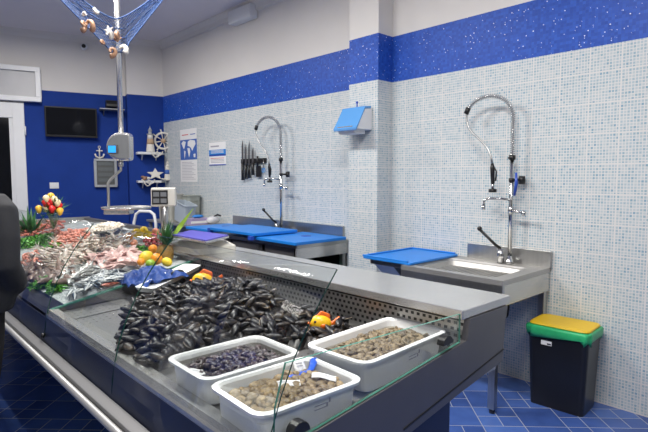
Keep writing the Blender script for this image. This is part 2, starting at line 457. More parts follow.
m = M(); m.box(-3.2, -3.0, -3.0, 1.2, 0, CEIL); m.box(-3.2, -3.0, 4.0, 10.4, 0, CEIL); m.box(-3.2, -3.0, 1.2, 4.0, 2.6, CEIL); m.box(-3.2, -3.0, 1.2, 4.0, 0, .9); struct(m.build('wall_left', 'white_plaster'))
m = M(); m.box(-3.2, 4, -3.2, -3.0, 0, CEIL); struct(m.build('wall_front', 'front_wall_dark'))
# ceiling mouldings
m = M(); m.prism([(WX, CEIL), (WX - .09, CEIL), (WX - .09, CEIL - .02), (WX - .04, CEIL - .06), (WX - .03, CEIL - .11), (WX, CEIL - .12)], 1, -3, 7.68); struct(m.build('trim_1', 'white_plaster'))
m = BM(); m.prism([(0, CEIL), (-.07, CEIL), (-.05, CEIL - .03), (-.02, CEIL - .05), (0, CEIL - .09)], 0, COLX, -.02)
m.prism([(REC, CEIL), (REC - .07, CEIL), (REC - .05, CEIL - .03), (REC - .02, CEIL - .05), (REC, CEIL - .09)], 0, -6.5, COLX); struct(m.build('trim_2', 'white_plaster'))

# door in the back wall with roller shutter housing above it
root = bpy.data.objects.new('door_1', None); COL.objects.link(root); struct(root); root.matrix_basis = BT.copy()
z_t = on_back(18, 103, REC)[2]; z_g = on_back(10, 118, REC)[2]; gx = on_back(16.5, 200, REC)[2] and on_back(16.5, 200, REC)[0]
m = M(); m.box(gx, dL, REC - .05, REC + .05, 0, z_t); m.box(dL - 1.3, gx, REC - .05, REC + .05, z_g, z_t); m.box(dL - 1.3, dL - 1.2, REC - .05, REC + .05, 0, z_g)
m.build('door_frame', 'white_plastic', root, bevel=.006)
m = M(); m.box(dL - 1.2, gx, REC - .005, REC + .02, .08, z_g); m.build('door_glass', 'tv_screen', root)
m = M(); m.box(dL - 1.2, gx, REC - .03, REC + .03, 0.0, .08); m.box(gx - .05, gx, REC - .03, REC + .03, .08, z_g); m.build('door_sash', 'white_plastic', root, bevel=.004)
m = M(); m.cyl((dL + .005, REC - .06, 2.17), (dL + .005, REC - .06, 2.30), .012); m.build('hinge', 'white_plastic', root)
root = bpy.data.objects.new('window_1', None); COL.objects.link(root); struct(root); root.matrix_basis = BT.copy()
a = on_back(40, 67, REC - .12); b = on_back(40, 102, REC - .12)
x1 = a[0]; zt = a[2]; zb = b[2]; x0 = x1 - 1.7
m = M(); q = .07
m.box(x0, x1, REC - .12, REC, zt - q, zt); m.box(x0, x1, REC - .12, REC, zb, zb + q); m.box(x1 - q, x1, REC - .12, REC, zb + q, zt - q); m.box(x0, x0 + q, REC - .12, REC, zb + q, zt - q)
m.build('window_frame', 'white_plastic', root, bevel=.008)
m = M(); m.box(x0 + q, x1 - q, REC - .08, REC - .02, zb + q, zt - q); m.build('shutter_panel', 'grey_plastic', root).data.materials[0] = mat('shutter_grey', (.48, .48, .49), .4, var=.03)

# shop window in the left wall, out of frame
root = bpy.data.objects.new('window_2', None); COL.objects.link(root); struct(root)
m = M()
for y in (1.2, 2.57, 3.92): m.box(-3.15, -3.05, y, y + .08, .9, 2.6)
m.box(-3.15, -3.05, 1.28, 3.92, .9, .98); m.box(-3.15, -3.05, 1.28, 3.92, 2.52, 2.6); m.build('window_frame', 'white_plastic', root)
m = M(); m.box(-3.11, -3.10, 1.28, 3.92, .98, 2.52); m.build('window_glass', 'clear_glass', root)

# small junction box on the moulding (right wall, top)
p = at_x(243, 14, 3.66)
t = thing('wall_junction_box', 'white rectangular junction box high on the right wall below the ceiling moulding', 'junction box', (WX, p.y, p.z - .08))
m = W(t); m.box(3.58, 3.70, p.y - .26, p.y + .22, p.z - .10, p.z + .06); m.build('cover', 'white_plastic', t, bevel=.012)

# cable conduit? camera
p = BT @ on_back(84, 46, REC - .09)
t = thing('security_camera', 'small round white security camera high on the back wall', 'security camera', p, (0, 0, BROT))
m = M(); m.lathe([(.045, 0), (.045, .012), (.03, .02)], seg=20); o = m.build('mount', 'white_plastic', t); o.rotation_euler = (R(90), 0, 0); o.location = (0, .09, 0)
m = M(); m.ball((0, .035, 0), (.05, .05, .045)); m.build('housing', 'white_plastic', t)
m = M(); m.ball((-.005, -.012, -.002), (.03, .015, .03)); m.build('lens', 'black_plastic', t)

# ------------------------------------------------------------------ back wall furniture
def flat_rect(pxa, pya, pxb, pyb, o): a = on_back(pxa, pya, o); b = on_back(pxb, pyb, o); return a[0], b[0], b[2], a[2]
x0, x1, z0, z1 = flat_rect(44, 105, 97.5, 137.5, REC - .10)
cx, cz = (x0 + x1) / 2, (z0 + z1) / 2; hw, hh = (x1 - x0) / 2, (z1 - z0) / 2
p = BT @ Vector((cx, REC, cz))
t = thing('television', 'black flat television mounted on the blue back wall', 'television', p, (R(6), 0, BROT))
m = M(); m.box(-hw, hw, -.135, -.09, -hh, hh); m.build('casing', 'black_plastic', t, bevel=.008)
m = M(); m.box(-hw + .02, hw - .02, -.139, -.134, -hh + .035, hh - .02); m.build('screen', 'tv_screen', t)
m = M(); m.box(-.12, .12, -.09, .0, -.1, .1); m.build('wall_bracket', 'black_plastic', t)

p = BT @ on_back(112, 107.5, REC - .11)
t = thing('black_console', 'small black device lying on the steel bracket shelf right of the television', 'device', p, (0, 0, BROT))
m = M(); m.prism([(-.11, 0), (.07, 0), (.07, .05), (.03, .10), (-.06, .10), (-.11, .04)], 0, -.09, .09); m.build('casing', 'black_plastic', t, bevel=.006)
p2 = BT @ on_back(112, 109.5, REC - .11)
t = thing('bracket_shelf', 'narrow steel bracket shelf under the small black device', 'shelf', p2, (0, 0, BROT))
m = M(); m.box(-.18, .17, -.12, .105, -.012, .0); m.build('shelf_board', 'rail_aluminium', t)
for sx in (-.12, .11):
    m = M(); m.prism([(.105, -.012), (-.08, -.012), (.105, -.09)], 0, sx, sx + .012); m.build('bracket', 'rail_aluminium', t)

# key box with anchor on top
x0, x1, z0, z1 = flat_rect(94, 158.5, 117.5, 187, REC - .06)
p = BT @ Vector(((x0 + x1) / 2, REC, z0)); w2 = (x1 - x0) / 2; H = z1 - z0
t = thing('notice_cabinet', 'grey framed wall cabinet with a glass front behind the hanging scale', 'cabinet', p, (0, 0, BROT))
m = M(); f = .035; m.box(-w2, w2, -.06, 0, 0, f); m.box(-w2, w2, -.06, 0, H - f, H); m.box(-w2, -w2 + f, -.06, 0, f, H - f); m.box(w2 - f, w2, -.06, 0, f, H - f); m.build('frame', 'grey_plastic', t, bevel=.004)
m = M(); m.box(-w2 + f, w2 - f, -.03, 0, f, H - f); m.build('back_panel', 'steel_dark', t)
for k in range(4):
    m = M(); zz = f + .05 + k * .085; m.box(-w2 + f + .02, w2 - f - .02, -.036, -.03, zz, zz + .05); m.build('notice', 'display_grey', t)
m = M(); m.box(-w2 + f, w2 - f, -.05, -.046, f, H - f); m.build('glass_door', 'clear_glass', t)
p = BT @ Vector(((x0 + x1) / 2 - .08, REC - .03, z1))
t = thing('anchor_ornament', 'small cream wooden anchor standing on the grey wall cabinet', 'ornament', p, (0, 0, BROT))
m = M(); m.tube([(0, 0, .02), (0, 0, .16)], .010, 8); m.box(-.045, .045, -.008, .008, .115, .130)
m.tube([(-.065, 0, .075), (-.05, 0, .03), (0, 0, .010), (.05, 0, .03), (.065, 0, .075)], .012, 8)
m.tube([(.018 * math.cos(a / 8 * 2 * PI), 0, .178 + .018 * math.sin(a / 8 * 2 * PI)) for a in range(8)], .005, 6, closed=True); m.build('anchor', 'ornament_white', t)

x0, x1, z0, z1 = flat_rect(49.5, 182, 59, 189, REC - .01)
p = BT @ Vector(((x0 + x1) / 2, REC, (z0 + z1) / 2))
t = thing('light_switch', 'white wall switch plate on the blue back wall below the television', 'switch', p, (0, 0, BROT))
m = M(); m.box(-(x1 - x0) / 2, (x1 - x0) / 2, -.012, 0, -.045, .045); m.build('plate', 'white_plastic', t, bevel=.003)
for k in (-1, 0, 1):
    m = M(); m.box(k * .032 - .013, k * .032 + .013, -.017, -.012, -.025, .025); m.build('rocker', 'paper_white', t)

# two corner shelves and what stands on them
sa = on_back(137.5, 152, -.20)
def corner_shelf(z, label):
    t = thing('corner_shelf', label, 'shelf', BT @ Vector((0, 0, z)), (0, 0, BROT))
    xl = sa[0]
    m = M(); m.prism([(xl, 0), (xl, -.20), (-.09, -.20), (0, 0)][::-1], 2, -.035, 0); m.build('shelf_board', 'white_plastic', t, bevel=.004)
    for xx in (xl + .08, -.14):
        m = M(); m.prism([(0, -.035), (-.12, -.035), (0, -.12)], 0, xx, xx + .015); m.build('bracket', 'white_plastic', t)
    return t
zs1 = on_back(150, 152, -.2)[2]; zs2 = on_back(150, 180.5, -.2)[2]
corner_shelf(zs1, 'upper white corner shelf carrying the tan banded lighthouse'); corner_shelf(zs2, 'lower white corner shelf carrying the shells and the navy banded lighthouse')
def lighthouse(px, z, h, band, label):
    q = on_back(px, 150, -.12); p = BT @ Vector((q[0], -.12, z))
    t = thing('lighthouse_ornament', label, 'ornament', p, (0, 0, BROT), None)
    r = h * .16
    m = M(); m.lathe([(r, 0), (r * .98, h * .05), (r * .85, h * .25), (r * .82, h * .30)], seg=20); m.build('base', 'ornament_white', t)
    m = M(); m.lathe([(r * .84, h * .30), (r * .72, h * .50)], seg=20); m.build('band', band, t)
    m = M(); m.lathe([(r * .70, h * .50), (r * .58, h * .66)], seg=20); m.build('tower', 'ornament_white', t)
    m = M(); m.lathe([(r * .80, h * .66), (r * .80, h * .69), (r * .40, h * .70), (r * .40, h * .80), (r * .55, h * .81), (r * .05, h * .95), (r * .04, h)], seg=20); m.build('lantern_room', 'grey_plastic' if band != 'paper_blue' else 'ornament_white', t)
lighthouse(150.5, zs1, .41, 'wood_pale', 'small lighthouse with tan bands on the upper corner shelf')
lighthouse(167.0, zs2, .33, 'paper_blue', 'small white lighthouse with navy bands on the lower corner shelf')
q = on_back(163.5, 150, -.10); p = BT @ Vector((q[0], -.10, zs1))
t = thing('ship_wheel_ornament', 'white ship steering wheel standing on the upper corner shelf', 'ornament', p, (0, 0, BROT - R(12)))
m = M(); rc = .185; m.tube([(.125 * math.cos(a * PI / 12), 0, rc + .125 * math.sin(a * PI / 12)) for a in range(24)], .016, 8, closed=True); m.build('rim', 'ornament_white', t)
m = M(); m.cyl((0, -.02, rc), (0, .02, rc), .035); m.build('hub', 'wood_pale', t)
for k in range(8):
    a = k * PI / 4 + .2; m = M(); m.tube([(.03 * math.cos(a), 0, rc + .03 * math.sin(a)), (.14 * math.cos(a), 0, rc + .14 * math.sin(a)), (.18 * math.cos(a), 0, rc + .18 * math.sin(a))], [.007, .009, .012], 8); m.build('spoke', 'ornament_white', t)
q = on_back(155, 150, -.11); p = BT @ Vector((q[0], -.11, zs2))
t = thing('starfish_ornament', 'pointed white starfish propped on the lower corner shelf', 'ornament', p, (R(-12), 0, BROT))
m = M()
pts = []
for k in range(10):
    a = PI / 2 + k * PI / 5; rr = .125 if k % 2 == 0 else .055; pts.append((rr * math.cos(a) * 1.1, .07 + rr * math.sin(a) * .8 + .03))
m.prism(pts, 1, -.018, .012); m.build('starfish', 'ornament_white', t, bevel=.008)
for px, c, lab, s in ((142.5, 'shell_tan', 'brown sea shell at the left end of the lower corner shelf', .04), (147, 'ornament_white', 'pale sea shell beside the starfish on the lower corner shelf', .032), (174 - 12, 'ornament_white', 'small white shell before the navy banded lighthouse', .02)):
    q = on_back(px, 150, -.15); p = BT @ Vector((q[0], -.15, zs2))
    t = thing('sea_shell', lab, 'shell', p, (0, 0, px))
    m = M(); m.tube([(s * 1.6 * math.cos(k * .55) * (1 - k / 16), s * 1.2 * math.sin(k * .55) * (1 - k / 16), s * .8 + s * k * .07) for k in range(15)], [s * .8 * (1 - k / 15.5) for k in range(15)], 10); m.build('shell', c, t)
# rope garlands hanging from the shelves
for zz, px0, lab in ((zs1, 155, 'white rope knot hanging over the edge of the upper corner shelf'), (zs2, 146, 'white rope knot hanging over the edge of the lower corner shelf')):
    q = on_back(px0, 150, -.205); p = BT @ Vector((q[0], -.205, zz))
    t = thing('rope_garland', lab, 'rope', p, (0, 0, BROT))
    m = M(); m.tube([(-.07, .03, .012), (-.05, -.012, .0), (-.03, -.014, -.05), (.0, -.014, -.085), (.04, -.014, -.07), (.06, -.014, -.02), (.03, -.016, .008), (.0, -.014, -.03), (.05, -.014, -.055), (.10, -.014, -.03), (.12, .02, .012)], .010, 8); m.build('rope', 'ornament_white', t)

# ------------------------------------------------------------------ right wall: posters, knives, dispenser
def poster(pxa, pya, pxb, pyb, label):
    a = at_x(pxa, pya, WX - .004); b = at_x(pxb, pyb, WX - .004)
    t = thing('poster', label, 'poster', (WX - .002, (a.y + b.y) / 2, b.z)); w = (a.y - b.y); h = a.z - b.z
    m = M(); m.box(-.002, 0, -w / 2, w / 2, 0, h); m.build('sheet', 'paper_white', t)
    return t, w, h
def strip(t, w, h, u0, u1, v0, v1, matn, name='print', x=-.003):
    # u from left (far, +y) to right (near, -y); v from the bottom
    m = M(); m.box(x - .0008, x + .001, w / 2 - u1 * w, w / 2 - u0 * w, v0 * h, v1 * h); return m.build(name, matn, t)
t, w, h = poster(180, 130, 197.5, 182, 'tall white poster with a blue world map hung on the tiled wall')
strip(t, w, h, .0, 1, .42, .80, 'paper_blue', 'map_panel')
cont = [[(.08, .74), (.20, .78), (.36, .76), (.30, .68), (.24, .62), (.18, .66)], [(.24, .60), (.34, .58), (.30, .50), (.26, .44)], [(.44, .64), (.58, .64), (.62, .57), (.54, .46), (.48, .56)], [(.46, .68), (.48, .76), (.62, .79), (.90, .77), (.94, .70), (.82, .64), (.74, .58), (.66, .64), (.56, .67)], [(.80, .52), (.92, .53), (.92, .46), (.82, .46)]]
for poly in cont:
    m = M(); m.prism([(w / 2 - u * w, v * h) for u, v in poly], 0, -.0050, -.0045); m.build('continent', 'paper_white', t)
strip(t, w, h, .12, .5, .885, .90, 'ink_red', 'title_line'); strip(t, w, h, .62, .92, .885, .90, 'paper_blue', 'title_line')
for k in range(12): strip(t, w, h, .08, .9 - (k % 3) * .1, .05 + k * .029, .057 + k * .029, 'ink_grey', 'text_line')
t, w, h = poster(209, 143, 226, 165, 'small white notice with a light blue banner left of the knife rack')
strip(t, w, h, .0, 1, .46, .68, 'paper_cyan', 'banner'); strip(t, w, h, .0, 1, .40, .47, 'board_blue_dark', 'banner')
for k in range(3): strip(t, w, h, .12, .88, .53 + k * .05, .55 + k * .05, 'paper_white', 'text_line', -.0045)
for k in range(4): strip(t, w, h, .1, .9, .12 + k * .06, .14 + k * .06, 'ink_red' if k == 3 else 'ink_grey', 'text_line')
strip(t, w, h, .0, 1, .0, .04, 'board_blue_dark', 'border'); strip(t, w, h, .1, .6, .80, .86, 'ink_grey', 'title_line')

a = at_x(241, 157, 3.68); b = at_x(265.5, 160, 3.68)
t = thing('knife_rack', 'black magnetic knife rack on the tiled wall above the far cutting boards', 'knife rack', (WX, b.y, b.z))
m = W(t); m.box(WX - .025, WX, b.y, a.y, b.z - .035, b.z + .025); m.build('bar', 'black_plastic', t, bevel=.003)
def knife(px, top, bot, hb, wd, label):
    c = at_x(px, (top + bot) / 2, WX - .035); zt = at_x(px, top, WX - .035).z; zb = at_x(px, bot, WX - .035).z
    t = thing('kitchen_knife', label, 'knife', (WX - .03, c.y, zb), group=None); L = zt - zb; hl = L * hb
    m = M(); m.tube([(0, 0, 0), (0, .004, hl * .5), (0, 0, hl)], [.02, .017, .019], 8, ell=(1, 1)); m.build('handle', 'black_plastic', t)
    m = M(); m.prism([(-wd * .5, hl), (wd * .5, hl), (wd * .45, L * .85), (-wd * .3, L), (-wd * .5, L * .9)], 0, -.002, .001); m.build('blade', 'steel_dark', t)
for a_ in ((242.2, 140, 180, .45, .035, 'long knife hanging at the left end of the rack'), (245.6, 144, 179, .42, .03, 'knife hanging second from the left on the rack'), (248.8, 141, 178, .36, .03, 'knife hanging third from the left on the rack'), (252.5, 147, 175, .45, .035, 'knife hanging fourth from the left on the rack')): knife(*a_)
def cleaver(px, top, bot, label):
    c = at_x(px, top, WX - .035); zb = at_x(px, bot, WX - .035).z
    t = thing('cleaver', label, 'cleaver', (WX - .03, c.y, zb)); L = c.z - zb
    m = M(); m.box(-.003, .003, -.05, .05, 0, L * .55); m.build('blade', 'black_plastic', t, bevel=.002)
    m = M(); m.tube([(0, .02, L * .5), (0, .02, L)], .013, 8); m.build('handle', 'black_plastic', t)
cleaver(258, 156, 177, 'broad black cleaver hanging near the right end of the knife rack')
c = at_x(263.5, 167, WX - .03)
t = thing('scissors', 'light blue handled scissors hanging at the right end of the knife rack', 'scissors', c)
for s_ in (-1, 1):
    m = M(); m.tube([(0, s_ * .014 + .016 * math.cos(k * PI / 5), -.04 + .026 * math.sin(k * PI / 5)) for k in range(10)], .005, 6, closed=True); m.build('handle', 'dispenser_blue', t)
    m = M(); m.tube([(0, s_ * .012, -.015), (0, -s_ * .006, .09)], [.006, .002], 6); m.build('blade', 'steel', t)

# towel dispenser on the pillar
a = at_x(347, 108, PX); b = at_x(374, 108, PX)
t = thing('towel_dispenser', 'blue and white paper towel dispenser mounted on the tiled pillar', 'dispenser', (PX, 3.21, 2.0))
y0, y1 = 3.09, 3.38; zt = 2.19; zb = 1.985
m = W(t); m.prism([(PX, zt), (PX - .09, zt - .01), (PX - .20, zb + .03), (PX - .20, zb), (PX, zb)], 1, y0 + .006, y1 - .006); m.build('housing', 'white_plastic', t, bevel=.008)
m = W(t); m.prism([(PX - .02, zt + .012), (PX - .10, zt + .006), (PX - .17, zb + .09), (PX - .222, zb + .012), (PX - .214, zb - .012), (PX - .195, zb + .02), (PX - .10, zt - .02), (PX - .02, zt - .012)], 1, y0, y1); m.build('cover', 'dispenser_blue', t, bevel=.006)
m = W(t); m.prism([(PX - .2, zb), (PX - .05, zb), (PX - .05, zb - .035), (PX - .18, zb - .035)], 1, y0 + .05, y1 - .04); m.build('paper_towel', 'paper_white', t)
m = W(t); m.cyl((PX - .05, 3.24, zt), (PX - .05, 3.24, zt + .05), .006); m.ball((PX - .05, 3.24, zt + .055), .012); m.build('lock', 'board_blue_dark', t)
m = W(t); m.box(PX - .216, PX - .19, y0 + .05, y1 - .05, zb + .018, zb + .03); m.build('slot_trim', 'steel_bright', t)

# ------------------------------------------------------------------ pre-rinse taps
def prerinse(x, y, z0, label, top=2.17, k=1.0, spray_y=.115, arc_y=.37, ax=-.05):
    t = thing('pre_rinse_tap', label, 'tap', (x, y, z0))
    H = top - z0; zc = H * .62
    m = M(); m.lathe([(.035, 0), (.035, .02), (.022, .03), (.02, .06)], seg=16); m.build('base', 'chrome', t)
    m = M(); m.cyl((0, 0, .03), (0, 0, zc), .015, 12); m.build('riser_pipe', 'chrome', t)
    # spring: up the riser, over in an arc and down at the left
    rad = arc_y / 2; pts = [(0, 0, zc + .0)]
    zarc = H - rad * .85
    pts += [(0, 0, zc + (zarc - zc) * q) for q in (.35, .7, 1)]
    for i in range(1, 13):
        a = PI * i / 14; pts.append((ax * i / 12, rad - rad * math.cos(a), zarc + rad * .85 * math.sin(a)))
    dense = []
    for i in range(len(pts) - 1):
        p, q = Vector(pts[i]), Vector(pts[i + 1])
        for s in range(4): dense.append(p.lerp(q, s / 4))
    dense.append(Vector(pts[-1]))
    m = M(); L = 0; hel = []; last = dense[0]
    n = 0; step = .006; tot = 0
    # helical spring around the path
    seglen = [0]
    for i in range(1, len(dense)): seglen.append(seglen[-1] + (dense[i] - dense[i - 1]).length)
    T = seglen[-1]; N = int(T / .0025); j = 0
    for i in range(N):
        s = T * i / N
        while j < len(seglen) - 2 and seglen[j + 1] < s: j += 1
        f = (s - seglen[j]) / max(1e-6, seglen[j + 1] - seglen[j]); p = dense[j].lerp(dense[j + 1], f); d = (dense[j + 1] - dense[j]).normalized()
        xx = Vector((1, 0, 0)); xx = (xx - d * xx.dot(d)).normalized(); yy = d.cross(xx); a = s / .015 * 2 * PI
        hel.append(p + xx * (.0165 * math.cos(a)) + yy * (.0165 * math.sin(a)))
    m.tube(hel, .0024, 5); m.build('spring', 'chrome', t)
    m = M(); m.tube(dense, .0075, 8); m.build('inner_hose', 'grey_plastic', t)
    end = dense[-1]
    m = M(); m.cyl(end + Vector((0, -.008, .015)), end + Vector((0, .012, -.03)), .02, 12); m.build('hose_collar', 'black_plastic', t)
    sz = zc * .96
    sp = Vector((ax * 1.6, spray_y, sz))
    hose = []
    p0, p1, p2, p3 = end, end + Vector((0, .05, -.22 * k)), sp + Vector((0, .03, .22 * k)), sp
    for i in range(17):
        q = i / 16; hose.append(p0 * (1 - q) ** 3 + p1 * 3 * q * (1 - q) ** 2 + p2 * 3 * q * q * (1 - q) + p3 * q ** 3)
    m = M(); m.tube(hose, .008, 8); m.build('hose', 'steel', t)
    m = M(); m.tube([sp, sp + Vector((0, -.002, -.03)), sp + Vector((0, -.008, -.15))], [.010, .017, .014], 10)
    m.tube([sp + Vector((.0, -.01, -.02)), sp + Vector((0, -.035, -.06)), sp + Vector((0, -.03, -.13))], .006, 6); m.build('spray_handle', 'black_plastic', t)
    m = M(); m.tube([sp + Vector((0, -.008, -.15)), sp + Vector((0, -.008, -.19))], .010, 8); m.build('spray_neck', 'chrome', t)
    m = M(); m.cyl(sp + Vector((0, -.008, -.19)), sp + Vector((0, -.008, -.215)), .03, 14); m.build('spray_head', 'black_plastic', t)
    m = M(); m.cyl((0, 0, zc - .005), (0, 0, zc + .03), .024, 12); m.tube([(0, 0, zc + .01), (ax * .4, -.02, zc + .01), (0, .03, zc + .01)], .008, 6); m.build('clamp_ring', 'black_plastic', t)
    m = M(); m.cyl((0, 0, zc - .17), (0, 0, zc - .14), .02, 12); m.cyl((0, 0, zc - .155), (.07, -.04, zc - .155), .010, 8); m.cyl((.045, -.035, zc - .155), (.07, -.065, zc - .155), .032, 14); m.build('wall_bracket', 'black_plastic', t)
    if k >= 1:
        m = M(); m.tube([(-.01, -.04, zc - .10), (-.015, -.045, zc - .18), (-.01, -.03, zc - .27)], [.008, .013, .009], 8); m.build('lever', 'board_blue_dark', t)
    zz = .32 * H if k >= 1 else .40 * H
    m = M(); m.cyl((0, 0, zz - .03), (0, 0, zz + .03), .02, 12); m.cyl((0, .02, zz), (0, -.09, zz - .015), .011, 8); m.build('mixer_valve', 'chrome', t)
    m = M(); m.ball((0, -.10, zz - .018), (.018, .018, .022)); m.build('tap_knob', 'chrome', t)
    z3 = zz + .075
    m = M(); m.tube([(0, 0, z3), (-.05, .05, z3 + .012), (-.10, .12, z3 + .012), (-.12, .150, z3), (-.122, .155, z3 - .04)], .009, 8); m.cyl((-.122, .155, z3 - .04), (-.122, .155, z3 - .075), .014, 10); m.build('spout', 'chrome', t)
    m = M(); m.cyl((-.02, .06, 0), (-.02, .06, .11), .026, 12); m.build('lever_base', 'chrome', t)
    m = M(); m.tube([(-.02, .06, .11), (-.05, .09, .14), (-.11, .19, .255)], .011, 8); m.ball((-.11, .19, .26), .019); m.build('black_lever', 'black_plastic', t)
    return t
prerinse(3.60, 1.80, .905, 'tall spring pre-rinse tap on the near sink beside the yellow lidded bin')
prerinse(3.58, 4.54, .925, 'tall spring pre-rinse tap among the far blue cutting boards right of the knives', k=.9, top=2.25, arc_y=.42)

# ------------------------------------------------------------------ near sink unit
SX0, SY0, SY1, SZ = 2.98, 1.53, 2.34, .90
t = thing('sink_unit', 'stainless steel sink table with splashback beside the bin', 'sink', (3.34, 1.95, 0))
m = W(t)
bx0, bx1, by0, by1 = SX0 + .10, WX - .17, SY0 + .12, SY1 - .08
o_ = [Vector(p) for p in rrect((WX - SX0) / 2 - .004, (SY1 - SY0) / 2, .004, SZ, cx=(SX0 + WX) / 2 - .004, cy=(SY0 + SY1) / 2)]
def lp(hx, hy, r, z): return rrect(hx, hy, r, z, cx=(bx0 + bx1) / 2, cy=(by0 + by1) / 2)
hx, hy = (bx1 - bx0) / 2, (by1 - by0) / 2
o2 = [Vector((p.x, p.y, SZ - .035)) for p in o_]
m.loft([o2, o_, lp(hx + .03, hy + .03, .07, SZ - .001), lp(hx + .02, hy + .02, .06, SZ - .012), lp(hx, hy, .05, SZ - .016), lp(hx - .02, hy - .02, .05, SZ - .05)], cap0=False, cap1=True)
m.build('worktop', 'steel_satin', t)
m = W(t)
for i in range(16):
    yy = by0 + .04 + i * (by1 - by0 - .08) / 15; m.box(bx0 + .05, bx1 - .05, yy - .006, yy + .006, SZ - .05, SZ - .043)
m.build('drainer_grid', 'steel_satin', t)
m = W(t); m.box(SX0, SX0 + .02, SY0, SY1, SZ - .17, SZ - .03); m.build('front_apron', 'steel', t, bevel=.004)
m = W(t); m.box(SX0 + .02, WX - .02, SY0, SY0 + .02, SZ - .17, SZ - .03); m.build('side_apron', 'steel_bright', t, bevel=.004)
m = W(t); m.box(WX - .03, WX - .004, SY0 - .01, SY1 - .14, SZ, SZ + .12); m.build('splashback', 'steel', t, bevel=.003)
for (lx, ly) in ((SX0 + .02, SY0 + .05), (WX - .08, SY0 + .01), (SX0 + .02, SY1 - .06), (WX - .08, SY1 - .06)):
    m = W(t); m.box(lx, lx + .045, ly, ly + .045, .03, SZ - .1); l = m.build('leg', 'steel', t, bevel=.002)
    m = W(t); m.cyl((lx + .0225, ly + .0225, 0), (lx + .0225, ly + .0225, .035), .018, 12); m.build('foot', 'black_rubber', l)
m = W(t); m.tube([(3.38, 1.82, .84), (3.38, 1.82, .72), (3.39, 1.77, .60), (3.44, 1.75, .56), (3.49, 1.77, .60), (3.52, 1.82, .68), (3.66, 1.9, .66)], .035, 12); m.cyl((3.38, 1.82, .84), (3.38, 1.82, .74), .06, 14); m.build('drain_pipe', 'black_plastic', t)

# folding blue board left of the near sink on its bracket table
t = thing('bracket_table', 'small steel bracket table under the near blue cutting board', 'table', (3.34, 2.6, 0))
m = W(t); m.box(3.04, WX - .01, 2.38, 2.70, .86, .900); m.build('tabletop', 'steel', t, bevel=.003)
m = W(t); m.prism([(3.06, .86), (3.55, .86), (3.55, .70), (3.24, .70)], 1, 2.48, 2.68); m.build('bracket_box', 'steel', t, bevel=.004)
for yy in (2.42, 2.64):
    m = W(t); m.box(3.55, 3.59, yy, yy + .04, 0, .86); m.build('leg', 'steel', t)
def board(x0, x1, y0, y1, z, label, lip=None, th=.03, notch=False):
    t = thing('cutting_board', label, 'cutting board', ((x0 + x1) / 2, (y0 + y1) / 2, z))
    hx, hy = (x1 - x0) / 2, (y1 - y0) / 2
    m = M(); m.loft([rrect(hx, hy, .015, 0, 3), rrect(hx, hy, .015, th, 3)]); m.build('board', 'board_blue', t, bevel=.004)
    if lip:
        m = M()
        for (a, b, c, d) in lip: m.box(a - (x0 + x1) / 2, b - (x0 + x1) / 2, c - (y0 + y1) / 2, d - (y0 + y1) / 2, th, th + .012)
        m.build('raised_edge', 'board_blue', t, bevel=.003)
    if notch:
        m = M(); m.lathe([(.055, th - .002), (.055, th + .0015)], seg=20, c=(hx * .25, 0, 0)); m.build('drain_hole', 'board_blue_dark', t)
    return t
board(3.0, 3.66, 2.275, 2.75, .9015, 'blue cutting board with raised edges left of the near sink', th=.018, lip=[(3.0, 3.02, 2.30, 2.75), (3.64, 3.66, 2.30, 2.75), (3.02, 3.64, 2.73, 2.75)])

# ------------------------------------------------------------------ far work table with three boards
TY0, TY1, TZ = 3.58, 5.70, .925
t = thing('work_table', 'long stainless steel work table under the three far blue boards', 'table', (3.34, 4.8, 0))
m = W(t); m.box(3.0, WX - .005, TY0, TY1, TZ - .035, TZ); m.build('worktop', 'steel', t, bevel=.003)
m = W(t); m.box(3.0, WX - .02, TY0, TY0 + .02, TZ - .14, TZ - .035); m.build('side_apron', 'steel_bright', t)
m = W(t); m.box(WX - .03, WX - .004, 3.64, 5.69, TZ, TZ + .13); m.build('splashback', 'steel', t, bevel=.003)
m = W(t); m.box(3.02, 3.04, TY0 + .02, TY1, TZ - .14, TZ - .035); m.build('front_apron', 'steel_dark', t)
for y0, y1 in ((4.2, 4.65), (4.71, 5.13), (5.19, 5.62)):
    m = W(t); m.box(3.0, 3.6, y0, y1, .58, TZ - .05); dr = m.build('drawer', 'steel_dark', t, bevel=.004)
    m = W(t); m.box(2.975, 3.0, y0 + .1, y1 - .1, .74, .76); m.build('handle', 'chrome', dr)
for (lx, ly) in ((3.02, TY0 + .02), (WX - .07, TY0 + .02), (3.02, TY1 - .06), (WX - .07, TY1 - .06), (3.02, 4.1)):
    m = W(t); m.box(lx, lx + .045, ly, ly + .045, 0, TZ - .035); m.build('leg', 'steel', t)
m = W(t); m.box(3.04, WX - .03, TY0 + .05, TY1 - .05, .26, .28); m.build('under_shelf', 'steel', t)
m = W(t); m.box(WX - .03, WX - .01, TY0 + .02, TY1 - .05, .28, TZ - .14); m.build('rear_panel', 'black_plastic', t)
board(2.96, 3.64, 3.55, 4.22, TZ + .002, 'rightmost of the three far blue cutting boards, with a round hole', notch=True)
board(2.93, 3.50, 4.15, 5.02, TZ + .04, 'middle of the three far blue cutting boards, set in front of the tap')
board(2.98, 3.60, 5.06, 5.68, TZ + .002, 'leftmost of the three far blue cutting boards, with a round hole', notch=True)
t = thing('board_clip', 'dark blue clip joining the left and middle far boards', 'clip', (2.96, 5.04, TZ)); m = M(); m.box(-.03, .015, -.03, .03, 0.0, .06); m.build('clip', 'board_blue_dark', t, bevel=.004)
t = thing('board_clip', 'dark blue clip at the near corner of the middle far board', 'clip', (2.93, 4.20, TZ)); m = M(); m.box(-.03, .015, -.03, .03, 0.0, .04); m.build('clip', 'board_blue_dark', t, bevel=.004)
